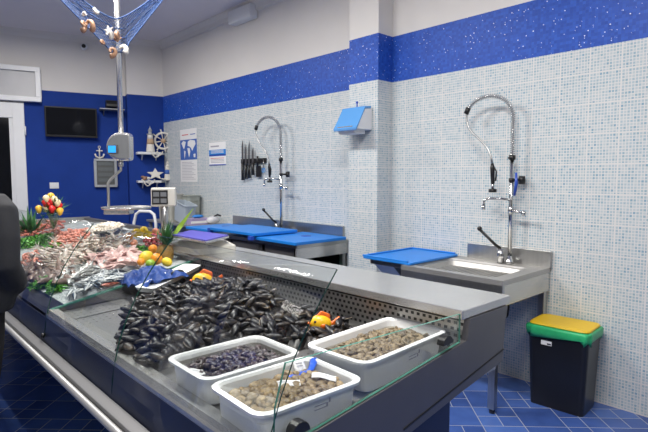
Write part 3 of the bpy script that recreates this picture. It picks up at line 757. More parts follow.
# crate under it
t = thing('plastic_crate', 'green plastic crate on the shelf under the far work table', 'crate', (3.38, 3.95, .28))
m = M(); m.loft([rrect(.24, .17, .02, 0, 3), rrect(.26, .19, .02, .38, 3), rrect(.245, .175, .02, .38, 3), rrect(.22, .15, .02, .02, 3)]); m.build('crate_body', 'crate_green', t)
m = M(); m.box(-.10, .10, -.195, -.185, .28, .33); m.build('handle', 'black_plastic', t)

# side bench with storage bins
t = thing('side_bench', 'small steel bench holding the grey storage bins in the far corner', 'table', (3.35, 6.6, 0))
m = W(t); m.box(3.22, WX - .01, 5.72, 7.35, .90, .93); m.build('tabletop', 'rail_aluminium', t, bevel=.003)
for (lx, ly) in ((3.24, 5.74), (3.24, 7.28), (3.62, 5.74), (3.62, 7.28)):
    m = W(t); m.box(lx, lx + .045, ly, ly + .045, 0, .90); m.build('leg', 'steel_bright', t)
def bin_(cx, cy, z, hx, hy, h, matn, label, rot=(0, 0, 0), name='storage_bin'):
    t = thing(name, label, 'storage bin', (cx, cy, z), rot)
    m = M(); m.loft([rrect(hx * .9, hy * .9, .03, 0, 4), rrect(hx, hy, .04, h, 4), rrect(hx + .012, hy + .012, .045, h, 4), rrect(hx + .012, hy + .012, .045, h + .012, 4), rrect(hx - .008, hy - .008, .035, h + .012, 4), rrect(hx * .86, hy * .86, .03, .01, 4)]); m.build('body', matn, t)
    m = M(); m.box(-hx * .4, hx * .4, -hy - .014, -hy - .006, h * .82, h * .86); m.build('handle', matn, t)
mat('bin_beige', (.42, .42, .38), .45); mat('bin_grey_green', (.32, .34, .31), .45); mat('bin_pale', (.40, .46, .52), .4)
BZ = .93
def onb(px, X): p = at_x(px, 219, X); return (X, p.y)
bin_(*onb(171, 3.38), BZ, .11, .20, .38, 'bin_beige', 'tall beige grey storage bin behind the scale display')
bin_(*onb(190, 3.56), BZ, .10, .15, .36, 'bin_grey_green', 'grey green storage bin standing rearmost against the tiled wall')
bin_(*onb(184, 3.38), BZ + .01, .09, .17, .26, 'bin_pale', 'pale blue grey bin leaning in front of the others', rot=(R(12), 0, 0))
t = thing('small_carton', 'small lilac carton beside the leaning bin on the side bench', 'box', (*onb(198, 3.38), .93)); m = M(); m.box(-.13, .13, -.07, .07, 0, .085); m.build('carton', 'box_lilac', t, bevel=.003)
m = M(); m.box(-.132, .10, -.072, -.05, .02, .05); m.build('carton_band', 'paper_white', t)
t = thing('crumpled_wrap', 'light blue plastic wrap lying on the lilac carton', 'wrap', (*onb(198, 3.38), 1.016)); m = M(); m.ball((0, 0, .022), (.085, .045, .022), fn=lambda v: v * (1 + .25 * noise.noise(v * 60))); m.build('wrap', 'paper_cyan', t)
t = thing('plastic_bag', 'small white bag with black grip between the carton and the boards', 'bag', (*onb(213, 3.55), .93)); m = M(); m.ball((0, 0, .055), (.09, .06, .055), fn=lambda v: v * (1 + .25 * noise.noise(v * 30))); m.build('bag', 'bag_clear', t)
m = M(); m.tube([(.0, -.02, .10), (.05, -.03, .125), (.1, -.03, .11)], .012, 8); m.build('grip', 'black_plastic', t)

# white tubular chair
cc = at_x(143.5, 211.5, 2.8)
t = thing('tubular_chair', 'white tubular chair with arched back behind the counter by the blue wall', 'chair', (2.8, cc.y, 0), (0, 0, R(-60)))
zt = cc.z; m = M(); m.tube([(-.17, 0, .45), (-.17, .02, zt - .16), (-.14, .03, zt - .04), (-.08, .03, zt), (.08, .03, zt), (.14, .03, zt - .04), (.17, .02, zt - .16), (.17, 0, .45)], .02, 10); m.build('back_frame', 'white_plastic', t)
m = M(); m.loft([rrect(.2, .19, .04, .43, cy=-.18), rrect(.2, .19, .04, .47, cy=-.18)]); m.build('seat', 'white_plastic', t, bevel=.006)
for lx, ly in ((-.17, 0), (.17, 0), (-.17, -.34), (.17, -.34)):
    m = M(); m.cyl((lx, ly, 0), (lx, ly, .45), .013, 10); m.build('leg', 'white_plastic', t)
m = M(); m.cyl((-.17, -.34, .2), (.17, -.34, .2), .010, 8); m.build('stretcher', 'white_plastic', t)
# plant on floor behind fish counter
pp = at_x(110, 214, 2.6)
t = thing('potted_plant', 'dark leafy potted plant behind the fish counter below the hanging scale', 'plant', (2.6, pp.y, 0))
m = M(); m.lathe([(.14, 0), (.19, .55), (.20, .56), (.17, .56)], seg=20); m.build('pot', 'grey_plastic', t)
m = M()
for k in range(46):
    a = random.uniform(0, 2 * PI); L = random.uniform(.16, .34); h0 = random.uniform(.58, .80); e = random.uniform(.2, 1.2)
    d = Vector((math.cos(a) * math.cos(e), math.sin(a) * math.cos(e), math.sin(e) * .75)); s = Vector((-math.sin(a), math.cos(a), 0)) * .035
    b0 = Vector((0, 0, h0)); p1 = b0 + d * L * .5; p2 = b0 + d * L + Vector((0, 0, -.04))
    m._add([b0, p1 + s, p2, p1 - s], [(0, 1, 2, 3)])
m.build('foliage', 'leaf_dark', t)

# ------------------------------------------------------------------ yellow-lidded bin
bc = Vector((3.505, 1.345, 0))
t = thing('waste_bin', 'tall black waste bin with yellow lid and green bag by the tiled wall', 'bin', bc, (0, 0, R(3)))
m = M(); m.loft([rrect(.130, .172, .03, 0, 4), rrect(.147, .195, .035, .54, 4), rrect(.130, .175, .035, .54, 4), rrect(.115, .155, .03, .01, 4)]); m.build('body', 'bin_black', t)
gb = []
for (hx, hy, z) in ((.153, .200, .485), (.158, .206, .505), (.160, .208, .54), (.152, .200, .553), (.12, .16, .556)): gb.append([(p[0] + .006 * math.sin(i * 2.3), p[1] + .006 * math.cos(i * 3.1), p[2] + (.018 * math.sin(i * 1.9) if z < .49 else 0)) for i, p in enumerate(rrect(hx, hy, .05, z, 6))])
m = M(); m.loft(gb, smooth=True, cap0=False, cap1=False); m.build('bin_bag', 'bag_green', t, solid=.003)
m = M(); m.loft([rrect(.142, .190, .05, .556, 5), rrect(.147, .195, .05, .562, 5), rrect(.143, .191, .05, .570, 5), rrect(.125, .173, .045, .573, 5)]); m.build('lid', 'lid_yellow', t)
m = M(); m.box(-.1495, -.1395, .03, .10, .43, .46); o = m.build('sticker', 'paper_white', t); o.location = (.005, 0, 0)
m = M(); m.box(-.1455, -.1445, .035, .06, .435, .445); m.build('sticker_print', 'ink', t)

# ------------------------------------------------------------------ the display counter
CY0 = 1.06; FY0 = 3.15; FY1 = 6.45
t = thing('display_counter', 'long stainless steel fish display counter with curved glass front', 'counter', (1.4, CY0, 0))
CTR = t
SH = 1.03
def deckz(x): return .775 + .05 * (x - .78)
def bedz(x): return .80 + .19 * (x - .80)
m = W(t); m.box(1.73, 2.12, CY0 - .01, 3.98, SH - .038, SH); m.build('rear_shelf', 'steel_bright', t, bevel=.004)
m = W(t); m.box(1.77, 1.79, CY0 + .01, 3.96, .80, SH - .038); m.build('perforated_panel', 'perforated_steel', t)
m = W(t); m.box(1.79, 2.06, CY0 + .02, 3.96, .70, SH - .038); m.build('rear_body', 'steel', t)
m = W(t); m.box(1.755, 1.77, CY0 + .02, 3.96, SH - .052, SH - .038); m.build('shelf_painted_shadow', 'black_plastic', t)  # solid black strip painted in as the shade under the shelf edge
m = W(t); m.prism([(.80, deckz(.80)), (1.77, deckz(1.77)), (1.77, deckz(1.77) - .02), (.80, deckz(.80) - .02)], 1, CY0 + .01, FY0 - .01); m.build('display_deck', 'perforated_deck_steel', t)
for y in (1.62, 2.28, 2.90):
    m = W(t); m.prism([(.80, deckz(.80)), (1.77, deckz(1.77)), (1.77, deckz(1.77) + .003), (.80, deckz(.80) + .003)], 1, y, y + .012); m.build('deck_seam', 'chrome', t)
# fish bed tray
m = W(t); m.prism([(.86, bedz(.86) - .03), (2.05, bedz(2.05) - .03), (2.05, .70), (.86, .70)], 1, FY0 + .01, FY1); m.build('ice_tray', 'steel', t)
m = W(t); m.box(2.05, 2.12, 3.99, FY1, .70, 1.07); m.build('rear_rim', 'steel_dark', t, bevel=.004)
m = W(t); m.box(.80, 2.12, FY1, FY1 + .03, .62, 1.08); m.build('far_end_panel', 'steel', t, bevel=.004)
m = W(t); m.prism([(.79, .765), (.87, bedz(.87) + .006), (.87, .77), (.80, .755)], 1, FY0, FY1); m.build('ice_tray_front', 'front_blue', t)
# front lip of deck
m = W(t); m.prism([(.755, .60), (.775, .60), (.80, .755), (.825, .79), (.84, .79), (.835, .80), (.79, .80), (.775, .775)], 1, CY0 + .01, FY0); m.build('front_lip', 'steel_bright', t)
m = W(t); m.prism([(.752, .595), (.772, .76), (.7745, .76), (.7545, .595)], 1, CY0 + .012, FY1); m.build('front_panel', 'front_blue', t)
m = W(t); m.prism([(.708, .612), (.752, .628), (.752, .585), (.708, .585)], 1, CY0 - .02, FY1 + .03); m.build('front_rail', 'rail_grey', t, bevel=.003)
m = W(t); m.tube([(.692, CY0 - .02, .585), (.692, FY1 + .03, .585)], .016, 14); m.build('bumper_tube', 'rail_aluminium', t)
# end panel
ep = [(.745, .575), (.775, .775), (.80, .80), (.936, .815), (1.755, .905), (1.775, SH - .04), (2.085, SH - .04), (2.06, .745), (1.715, .70), (1.10, .605)]
m = W(t); m.prism(ep, 1, CY0 - .012, CY0 + .012); m.build('end_panel', 'steel_dark', t, bevel=.002)
m = W(t); m.prism([(1.36, .675), (2.065, .795), (2.065, .80), (1.36, .681)], 1, CY0 - .015, CY0 - .010); m.build('end_panel_groove', 'black_plastic', t)
m = W(t); m.prism([(1.755, .905), (1.775, SH - .04), (2.085, SH - .04), (2.075, .94)], 1, CY0 - .016, CY0 - .012); m.build('end_cheek', 'steel_dark', t)
# body, pedestals
m = W(t); m.prism([(.78, .575), (1.10, .60), (1.715, .70), (2.06, .74), (2.06, .80), (.80, .765)], 1, CY0 + .013, FY1); m.build('underbody', 'front_blue', t)
for y0, y1 in ((CY0 + .02, 2.9), (3.6, 6.1)):
    m = W(t); m.prism([(1.16, 0), (1.70, 0), (1.70, .70), (1.16, .612)], 1, y0, y1); m.build('pedestal', 'front_blue', t, bevel=.004)
# glass
prof = [(.756, .625), (.762, .70), (.775, .78), (.795, .862), (.828, .95), (.872, 1.04), (.935, 1.14), (.99, 1.212), (1.045, 1.28)]
th = .005
joints = [CY0, 2.12, 3.13, 4.15, 5.30, FY1 + .02]
for a_, b_ in zip(joints[:-1], joints[1:]):
    n = len(prof); up = [(x, z) for x, z in prof]; dn = [(x + th * .8, z - th * .55) for x, z in prof]
    y0, y1 = a_ + .001, b_ - .001
    m = W(t)
    vs = [(x, y, z) for y in (y0, y1) for x, z in up] + [(x, y, z) for y in (y0, y1) for x, z in dn]
    fs = []
    for i in range(n - 1): fs += [(i, i + 1, n + i + 1, n + i), (2 * n + i, 3 * n + i, 3 * n + i + 1, 2 * n + i + 1)]
    m._add(vs, fs, 0, True)
    es = [(i, 2 * n + i, 2 * n + i + 1, i + 1) for i in range(n - 1)] + [(n + i, n + i + 1, 3 * n + i + 1, 3 * n + i) for i in range(n - 1)]
    es += [(n - 1, 3 * n - 1, 4 * n - 1, 2 * n - 1)]
    m._add(vs, es, 1)
    m.build('glass_pane', ['clear_glass', 'glass_edge'], t)
# low end glass
m = W(t); g = [(.80, .80), (.936, .818), (1.72, .905), (1.72, 1.018), (.845, 1.045), (.808, .93)]
vs = [(x, y, z) for y in (CY0 - .006, CY0 + .002) for x, z in g]; n = len(g)
m._add(vs, [tuple(range(n)), tuple(range(n, 2 * n))], 0); m._add(vs, [(i, (i + 1) % n, n + (i + 1) % n, n + i) for i in (2, 3, 4, 5, 0, 1)], 1)
m.build('end_glass', ['clear_glass', 'pale_glass_edge'], t)
for px, py in ((299, 432), (446, 344)):
    p = at_y(px, py, CY0 - .01); m = W(t)
    pts = [(p.x - .034 + .034 + .034 * math.cos(a * PI / 10), p.z + .034 * math.sin(a * PI / 10)) for a in range(11)]
    m.prism(pts, 1, CY0 - .022, CY0 + .010); o = m.build('glass_clip', 'black_plastic', t, bevel=.003)
for y in (3.13, 4.15):
    m = W(t); m.cyl((.755, y, .66), (.742, y, .665), .014, 12); m.build('glass_clip', 'black_plastic', t)
# divider glass between mussels and ice
m = W(t); g = [(.80, .775), (1.76, .84), (1.76, .99), (1.27, .885), (.80, .795)]
vs = [(x, y, z) for y in (FY0 - .006, FY0 + .004) for x, z in g]; n = len(g)
m._add(vs, [tuple(range(n)), tuple(range(n, 2 * n))], 0); m._add(vs, [(i, (i + 1) % n, n + (i + 1) % n, n + i) for i in range(n)], 1)
m.build('divider_glass', ['steel_dark', 'pale_glass_edge'], t)
m = W(t); m.prism([(.80, .79), (1.27, .88), (1.76, .985), (1.76, .995), (1.27, .891), (.80, .80)], 1, FY0 - .012, FY0 + .012); m.build('divider_edge', 'pale_glass_edge', t)

# ------------------------------------------------------------------ pile helpers
def base_obj(name, me):
    return me
PROTO = {}
def scatter(name, me_list, spots, label, cat, group, jit=.35, scale=(.85, 1.15), flat=True):
    for (x, y, z, rz, tx, ty) in spots:
        o = bpy.data.objects.new(name, random.choice(me_list)); COL.objects.link(o)
        s = random.uniform(*scale)
        o.matrix_basis = Matrix.LocRotScale(Vector((x, y, z)), Euler((tx, ty, rz)), Vector((s, s, s)))
        tag(o, label, cat, group)
def darts(n, inside, bounds, dmin, tries=60):
    pts = []; cell = {}
    x0, x1, y0, y1 = bounds; k = 0
    while len(pts) < n and k < n * tries:
        k += 1; x = random.uniform(x0, x1); y = random.uniform(y0, y1)
        if not inside(x, y): continue
        c = (int(x / dmin), int(y / dmin))
        if any((x - a) ** 2 + (y - b) ** 2 < dmin * dmin for i in (-1, 0, 1) for j in (-1, 0, 1) for (a, b) in cell.get((c[0] + i, c[1] + j), ())): continue
        cell.setdefault(c, []).append((x, y)); pts.append((x, y))
    return pts

def mussel_mesh(i):
    m = M(); rnd = random.Random(i)
    L = .041; W_ = .020; Tk = .0135
    def fn(v):
        u = v.x / L
        w = .42 + .58 * min(1, (u + 1) / 1.1) if u < .1 else 1.0
        return Vector((v.x, v.y * w + .004 * (u * u), v.z * (.55 + .45 * w)))
    m.ball((0, 0, 0), (L, W_, Tk), 12, 8, fn=fn, rot=None)
    if i == 0:
        m.tube([(L * math.cos(a * PI / 8) * .99, W_ * 1.0 * math.sin(a * PI / 8), 0) for a in range(1, 8)], .0010, 4, mi=1)
    return m.mesh('mussel', ['mussel_black', 'mussel_inner'])
MUS = [mussel_mesh(i) for i in range(4)]
def musz(x, y):
    # heap height above the deck
    h = .115 * math.exp(-((x - 1.42) ** 2 / .22 + (y - 2.35) ** 2 / .22)) + .035
    h += .03 * noise.noise(Vector((x * 7, y * 7, 0)))
    return deckz(x) + max(.015, h)
poly = [at_z(*q, .83).xy for q in ((113, 352), (130, 308), (172, 290), (215, 284), (250, 292), (262, 306), (282, 318), (306, 316), (352, 330), (345, 342), (240, 345), (168, 364), (140, 362))]
def inpoly(x, y, P=poly):
    c = False; n = len(P)
    for i in range(n):
        a, b = P[i], P[(i + 1) % n]
        if (a[1] > y) != (b[1] > y) and x < (b[0] - a[0]) * (y - a[1]) / (b[1] - a[1]) + a[0]: c = not c
    return c
TOY = at_z(320, 324, .875)
def mus_ok(x, y):
    if (x - TOY.x) ** 2 + (y - TOY.y) ** 2 < .055 ** 2: return False
    return inpoly(x, y) and .82 < x < 1.74 and not (x < 1.27 and y < 1.89) and not (y < 1.53)
top = darts(300, mus_ok, (.8, 1.76, 1.5, 3.0), .037)
spots = [(x, y, musz(x, y) + random.uniform(-.002, .018), random.uniform(0, 6.3), random.gauss(0, .42), random.gauss(0, .30)) for x, y in top]
scatter('mussel', MUS, spots, 'dark mussel lying on the big heap in the counter', 'mussel', 'mussels heaped in the counter')
m = M()
low = darts(420, mus_ok, (.8, 1.76, 1.5, 3.0), .028)
for x, y in low:
    E_ = Matrix.LocRotScale(Vector((x, y, musz(x, y) - random.uniform(.006, .014))), Euler((random.gauss(0, .5), random.gauss(0, .4), random.uniform(0, 6.3))), None)
    m.T = E_; m.ball((0, 0, 0), (.032, .016, .011), 8, 5)
m.T = Matrix()
NG = 46
def gfn(u, v):
    x = .80 + u * .97; y = 1.50 + v * 1.5
    return (x, y, (musz(x, y) - .016) if mus_ok(x, y) else deckz(x) - .004)
m.grid(gfn, NG, NG + 20)
o = m.build('mussel_heap', 'mussel_black'); tag(o, 'lower layers of black mussels filling the big heap', 'mussels', kind='stuff')

# white tray behind mussels
a = at_z(152, 298, .84); b = at_z(188, 279, .88)
d = (b - a); ang = math.atan2(d.y, d.x)
mid = (a + b) / 2
t = thing('foam_tray', 'white foam tray half buried behind the mussel heap', 'tray', (mid.x, mid.y, deckz(mid.x) + .105), (R(0), -math.atan2(.04, d.xy.length), ang))
L_ = d.xy.length / 2 + .06
m = M(); m.loft([rrect(L_, .055, .02, 0, 3), rrect(L_ + .01, .07, .02, .03, 3), rrect(L_ + .004, .064, .02, .03, 3), rrect(L_ - .01, .05, .02, .022, 3)]); m.build('tray', 'paper_white', t)

# yellow fish toys
def fish_toy(p, s, rz, label):
    t = thing('toy_fish', label, 'toy', p, (0, R(8), rz))
    m = M(); m.ball((0, 0, 0), (.062 * s, .038 * s, .048 * s), 18, 12, fn=lambda v: Vector((v.x, v.y, v.z)) ); m.build('body', 'toy_yellow', t)
    m = M(); m.prism([(.045 * s, 0), (.10 * s, .05 * s), (.115 * s, .01 * s), (.10 * s, -.04 * s)], 1, -.008 * s, .008 * s); m.build('tail', 'toy_orange', t, bevel=.004)
    m = M(); m.prism([(-.03 * s, .040 * s), (-.005 * s, .070 * s), (.045 * s, .055 * s), (.05 * s, .02 * s)], 1, -.009 * s, .009 * s); m.build('dorsal_fin', 'toy_orange', t, bevel=.004)
    for sg in (-1, 1):
        m = M(); m.ball((.012 * s, sg * .036 * s, -.005 * s), (.022 * s, .007 * s, .014 * s)); m.build('side_fin', 'toy_orange', t)
        m = M(); m.ball((-.038 * s, sg * .026 * s, .014 * s), .007 * s); m.build('eye', 'ink', t)
    m = M(); m.ball((-.062 * s, 0, -.004 * s), (.012 * s, .014 * s, .008 * s)); m.build('mouth', 'toy_orange', t)
p = at_z(203, 281, .905); fish_toy(p, 1.12, R(-32), 'yellow toy fish with orange fins at the rear edge of the mussel heap')
p = at_z(320.5, 323.5, .872); fish_toy(p, .86, R(-30), 'yellow toy fish with orange fins between the mussels and the right tub')

# ------------------------------------------------------------------ tubs
def fit(px):  # centre, size and yaw of a tub rim from its four corners
    return
def tub(corners, zr, h, label, drop, contents):
    P = [at_z(x, y, zr) for x, y in corners]   # rear-left, rear-right(+x), front-right, front-left order around
    c = sum(P, Vector()) / 4
    ex = ((P[1] - P[0]) + (P[2] - P[3])) / 2; ey = ((P[0] - P[3]) + (P[1] - P[2])) / 2
    hx = ex.length / 2; hy = ey.length / 2; yaw = (math.atan2(ex.y, ex.x) + math.atan2(ey.y, ey.x) - PI / 2) / 2
    t = thing('seafood_tub', label, 'tub', (c.x, c.y, zr - h), (0, 0, yaw))
    bx, by = hx * .88, hy * .85
    m = M(); m.loft([rrect(bx - .01, by - .01, .03, 0, 5), rrect(bx, by, .035, .008, 5), rrect(hx - .016, hy - .016, .04, h - .012, 5), rrect(hx, hy, .05, h - .012, 5), rrect(hx + .001, hy + .001, .05, h - .003, 5), rrect(hx - .006, hy - .006, .045, h, 5), rrect(hx - .016, hy - .016, .04, h - .001, 5), rrect(hx - .021, hy - .021, .038, h - .01, 5), rrect(bx - .006, by - .006, .032, .010, 5)], smooth=False)
    o = m.build('tub_body', 'tub_plastic', t)
    return t, hx, hy, bx, by
t1, h1x, h1y, b1x, b1y = tub([(308, 345), (387, 314), (448, 330), (366, 365)], .925, .125, 'white tub of small brown clams nearest the perforated panel', 0, None)
t2, h2x, h2y, b2x, b2y = tub([(205, 383), (309, 355), (367, 378), (259, 418)], .895, .115, 'white tub of tan clams nearest the camera with a blue tag in it', 0, None)
t3, h3x, h3y, b3x, b3y = tub([(164, 357), (258, 333), (303, 352), (205, 381)], .89, .108, 'white tub of dark sea snails and murky water below the mussel heap', 0, None)
def tub_local(t): return t.matrix_basis
def clam_mesh(s, fl, matn):
    m = M(); L = .021 * s
    def fn(v):
        k = 1 - .22 * (v.y / L); return Vector((v.x * k, v.y, v.z * (1 - .25 * v.y / L)))
    m.ball((0, 0, 0), (L * 1.12, L, L * fl), 14, 10, fn=fn)
    for j in range(3):
        pass
    return m.mesh('clam', [matn])
def fill(t, hx, hy, z, n, dmin, mes, label, cat, group, dome=.01, name='clam', rj=.3, scale=(.8, 1.15), zj=.006, inside=None, bed=None):
    T = t.matrix_basis
    inside = inside or (lambda x, y: (abs(x) / hx) ** 5 + (abs(y) / hy) ** 5 < .93)
    pts = darts(n, inside, (-hx, hx, -hy, hy), dmin)
    if bed:   # the deeper ones, one mesh
        m = M()
        for x, y in darts(500, lambda x, y: (abs(x) / hx) ** 4 + (abs(y) / hy) ** 4 < .72, (-hx, hx, -hy, hy), dmin * .82):
            m.T = Matrix.LocRotScale(Vector((x, y, z - .004 + dome * (1 - (x / hx) ** 2) * (1 - (y / hy) ** 2))), Euler((random.gauss(0, .4), random.gauss(0, .4), random.uniform(0, 6))), None); m.ball((0, 0, 0), (dmin * .8, dmin * .66, dmin * .38), 8, 6)
        m.T = Matrix(); o = m.build(bed[0], bed[1]); o.matrix_basis = T.copy(); tag(o, bed[2], bed[3], kind='stuff')
    for x, y in pts:
        o = bpy.data.objects.new(name, random.choice(mes)); COL.objects.link(o); s = random.uniform(*scale)
        zz = z + dome * (1 - (x / hx) ** 2) * (1 - (y / hy) ** 2) + random.uniform(-zj, zj) + .006 * noise.noise(Vector((x * 20, y * 20, hx)))
        o.matrix_basis = T @ Matrix.LocRotScale(Vector((x, y, zz)), Euler((random.gauss(0, rj), random.gauss(0, rj), random.uniform(0, 6.3))), Vector((s, s, s)))
        tag(o, label, cat, group)
    return pts
def slab(t, hx, hy, z, matn, name, label, cat, dome=.0, kind='stuff', r=.03, amp=.0):
    o = None; m = M()
    loops = [rrect(hx * k, hy * k, r * max(k, .2), z + dome * (1 - k ** 2), 5) for k in (1, .8, .6, .4, .2, .02)]
    loops = [rrect(hx * .98, hy * .98, r, z - .02, 5)] + loops
    m.loft(loops, smooth=True); o = m.build(name, matn); o.matrix_basis = t.matrix_basis.copy(); tag(o, label, cat, kind=kind); return o
CL1 = [clam_mesh(.62, .5, 'clam_brown'), clam_mesh(.72, .45, 'clam_brown')]
CL2 = [clam_mesh(.86, .62, 'clam_tan'), clam_mesh(.76, .64, 'clam_tan')]
slab(t1, h1x * .86 - .01, h1y * .83 - .01, .080, 'sediment', 'tub_silt', 'dark silt under the small brown clams', 'silt', .018)
fill(t1, h1x * .87 - .012, h1y * .84 - .012, .089, 125, .026, CL1, 'small brown clam in the tub nearest the perforated panel', 'clam', 'small brown clams in the rear tub', .022, rj=.6, zj=.005, bed=('clam_bed', 'clam_brown', 'lower layer of small brown clams filling the rear tub', 'clams'))
slab(t2, h2x * .84 - .012, h2y * .82 - .012, .066, 'sediment', 'tub_silt', 'dark silt under the tan clams', 'silt', .010)
fill(t2, h2x * .885 - .016, h2y * .865 - .016, .081, 150, .0275, CL2, 'round tan clam in the nearest tub', 'clam', 'tan clams in the nearest tub', .012, rj=.3, zj=.004, bed=('clam_bed', 'clam_tan', 'lower layer of tan clams filling the nearest tub', 'clams'))
def snail_mesh():
    m = M(); s = .013
    m.tube([(s * 1.3 * math.cos(k * .6) * (1 - k / 15), s * 1.1 * math.sin(k * .6) * (1 - k / 15), s * .2 + s * k * .1) for k in range(14)], [s * .9 * (1 - k / 14.5) for k in range(14)], 8); return m.mesh('sea_snail', ['snail_dark'])
SN = [snail_mesh()]
def violet_mesh():
    m = M(); m.ball((0, 0, 0), (.019, .016, .012), 10, 8, fn=lambda v: v * (1 + .2 * noise.noise(v * 90))); return m.mesh('urchin', ['urchin_violet'])
slab(t3, h3x * .84 - .01, h3y * .82 - .01, .058, 'sediment', 'snail_bed', 'lower layer of dark sea snails in the murky tub', 'snails', .010)
fill(t3, h3x * .865 - .014, h3y * .83 - .014, .068, 230, .022, SN, 'dark sea snail under the murky water of its tub', 'sea snail', 'sea snails in the murky tub', .010, name='sea_snail', rj=.5)
fill(t3, h3x * .42, h3y * .42, .080, 45, .022, [violet_mesh()], 'dark violet sea urchin at the centre of the murky tub', 'sea urchin', 'violet urchins in the murky tub', .006, name='sea_urchin')
def water(t, hx, hy, z, matn, label):
    m = M(); m._add(rrect(hx, hy, .03, z, 5), [tuple(range(24))]); o = m.build('tub_water', matn); o.matrix_basis = t.matrix_basis.copy(); tag(o, label, 'water', kind='stuff')
water(t1, h1x * .90, h1y * .88, .090, 'tub_water', 'shallow water over the small brown clams'); water(t2, h2x * .91, h2y * .88, .077, 'tub_water', 'shallow water over the tan clams'); water(t3, h3x * .90, h3y * .88, .084, 'murky_water', 'murky water over the dark sea snails')
# tags and labels lying in tubs
def card(t, x, y, z, hx, hy, rot, label, matn='paper_white', lines=True, name='price_tag', par=None):
    T = t.matrix_basis
    r = thing(name, label, 'tag'); r.matrix_basis = T @ Matrix.LocRotScale(Vector((x, y, z)), Euler(rot), None)
    m = M(); m.grid(lambda u, v: ((u - .5) * 2 * hx, (v - .5) * 2 * hy, .004 * math.sin(u * 5) + .002 * math.sin(v * 6)), 8, 4); m.build('card', matn, r, solid=.001)
    if lines:
        for k in range(3):
            m = M(); m.grid(lambda u, v, k=k: (-hx * .7 + u * hx * 1.2, -hy * .5 + k * hy * .42 + v * hy * .14, .0018 + .004 * math.sin((.15 + u * .6) * 5) + .002 * math.sin(k * 2)), 5, 1); m.build('print', 'ink_grey', r)
def loc_in(tt, px, py, z): return tt.matrix_basis.inverted() @ at_z(px, py, z)
q1, q2, q3, q4 = loc_in(t2, 286.5, 383.5, .880), loc_in(t2, 324, 376.5, .884), loc_in(t2, 300, 366, .888), loc_in(t3, 196, 372, .872)
card(t3, q4.x, q4.y, q4.z - .782 + .782, .030, .024, (.1, .1, R(-15)), 'white paper label floating at the left end of the murky tub')
card(t2, q1.x, q1.y, q1.z, .045, .018, (.15, -.1, R(-32)), 'curled white label lying on the middle of the tan clams')
card(t2, q2.x, q2.y, q2.z, .042, .018, (.1, .1, R(-42)), 'curled white label lying beside the right wall of the nearest tub')
card(t2, q3.x, q3.y, q3.z, .026, .024, (1.0, .1, R(0)), 'white label with red print leaning on the rear wall of the nearest tub')
r = thing('blue_tag_strap', 'bright blue plastic strap across the nearest tub', 'strap'); r.matrix_basis = t2.matrix_basis.copy()
m = M(); m.tube([loc_in(t2, 284, 377, .868), loc_in(t2, 292, 376, .872), loc_in(t2, 303, 373, .873), loc_in(t2, 311, 369.5, .875), loc_in(t2, 313, 364, .885), loc_in(t2, 313.6, 358.5, .893)], .0095, 6, ell=(1.5, .4)); m.build('strap', 'tag_blue', r)
m = M(); m.ball(loc_in(t2, 288, 377.5, .866), (.035, .012, .006)); m.build('strap_label', 'tag_blue', r)
# small print on the tub walls
for tt, hx, hy, bx, by, hh in ((t1, h1x, h1y, b1x, b1y, .125), (t2, h2x, h2y, b2x, b2y, .115)):
    for k in range(4):
        z0 = .055 + (k % 2) * .012; x0 = hx * .15 + k * .010 if k > 1 else hx * .02
        m = M(); f = z0 / hh; yy = -(by + (hy - .016 - by) * f) - .0012
        m.box(x0, x0 + (.007 if k > 1 else .05), yy - .0006, yy + .003, z0 + .006, z0 + (.020 if k > 1 else .009)); o = m.build('moulded_print', 'ink_grey', tt)

# ------------------------------------------------------------------ fish bed
def ice_h(x, y): return bedz(x) + .012 * noise.noise(Vector((x * 6, y * 6, 1))) + .006 * noise.noise(Vector((x * 30, y * 30, 2)))
m = M(); m.grid(lambda u, v: (.865 + u * 1.18, FY0 + .015 + v * (FY1 - FY0 - .02), ice_h(.865 + u * 1.18, FY0 + .015 + v * (FY1 - FY0 - .02))), 60, 120)
o = m.build('ice_bed', 'ice'); tag(o, 'crushed ice bed under the fish', 'ice', kind='stuff')
def bed_at(px, py, lift=.03): return at_slope(px, py, .80 + lift, .19, .80)
def heap(pixels, n, dmin, mes, name, label, cat, group, lift=.02, dome=.03, scale=(.85, 1.15), rj=.35, rz=None, layer=1, alt=None):
    P = [bed_at(*q, lift).xy for q in pixels]
    xs = [p[0] for p in P]; ys = [p[1] for p in P]; cx = sum(xs) / len(xs); cy = sum(ys) / len(ys)
    rad = max(math.hypot(p[0] - cx, p[1] - cy) for p in P)
    ok = lambda x, y: inpoly(x, y, P) and .89 < x < 2.03 and FY0 + .03 < y < FY1 - .02
    pts = darts(n, ok, (max(.8, min(xs)), min(2.04, max(xs)), max(FY0, min(ys)), min(FY1, max(ys))), dmin)
    for x, y in pts:
        d = min(1, math.hypot(x - cx, y - cy) / rad)
        o = bpy.data.objects.new(name, random.choice(mes)); COL.objects.link(o); s = random.uniform(*scale)
        a = random.uniform(0, 6.3) if rz is None else random.gauss(rz, .35)
        o.matrix_basis = Matrix.LocRotScale(Vector((x, y, bedz(x) + .012 + dome * (1 - d * d) + random.uniform(0, .012))), Euler((random.gauss(0, rj), random.gauss(0, rj) - .15, a)), Vector((s, s, s)))
        tag(o, label, cat, group)
    return len(pts)
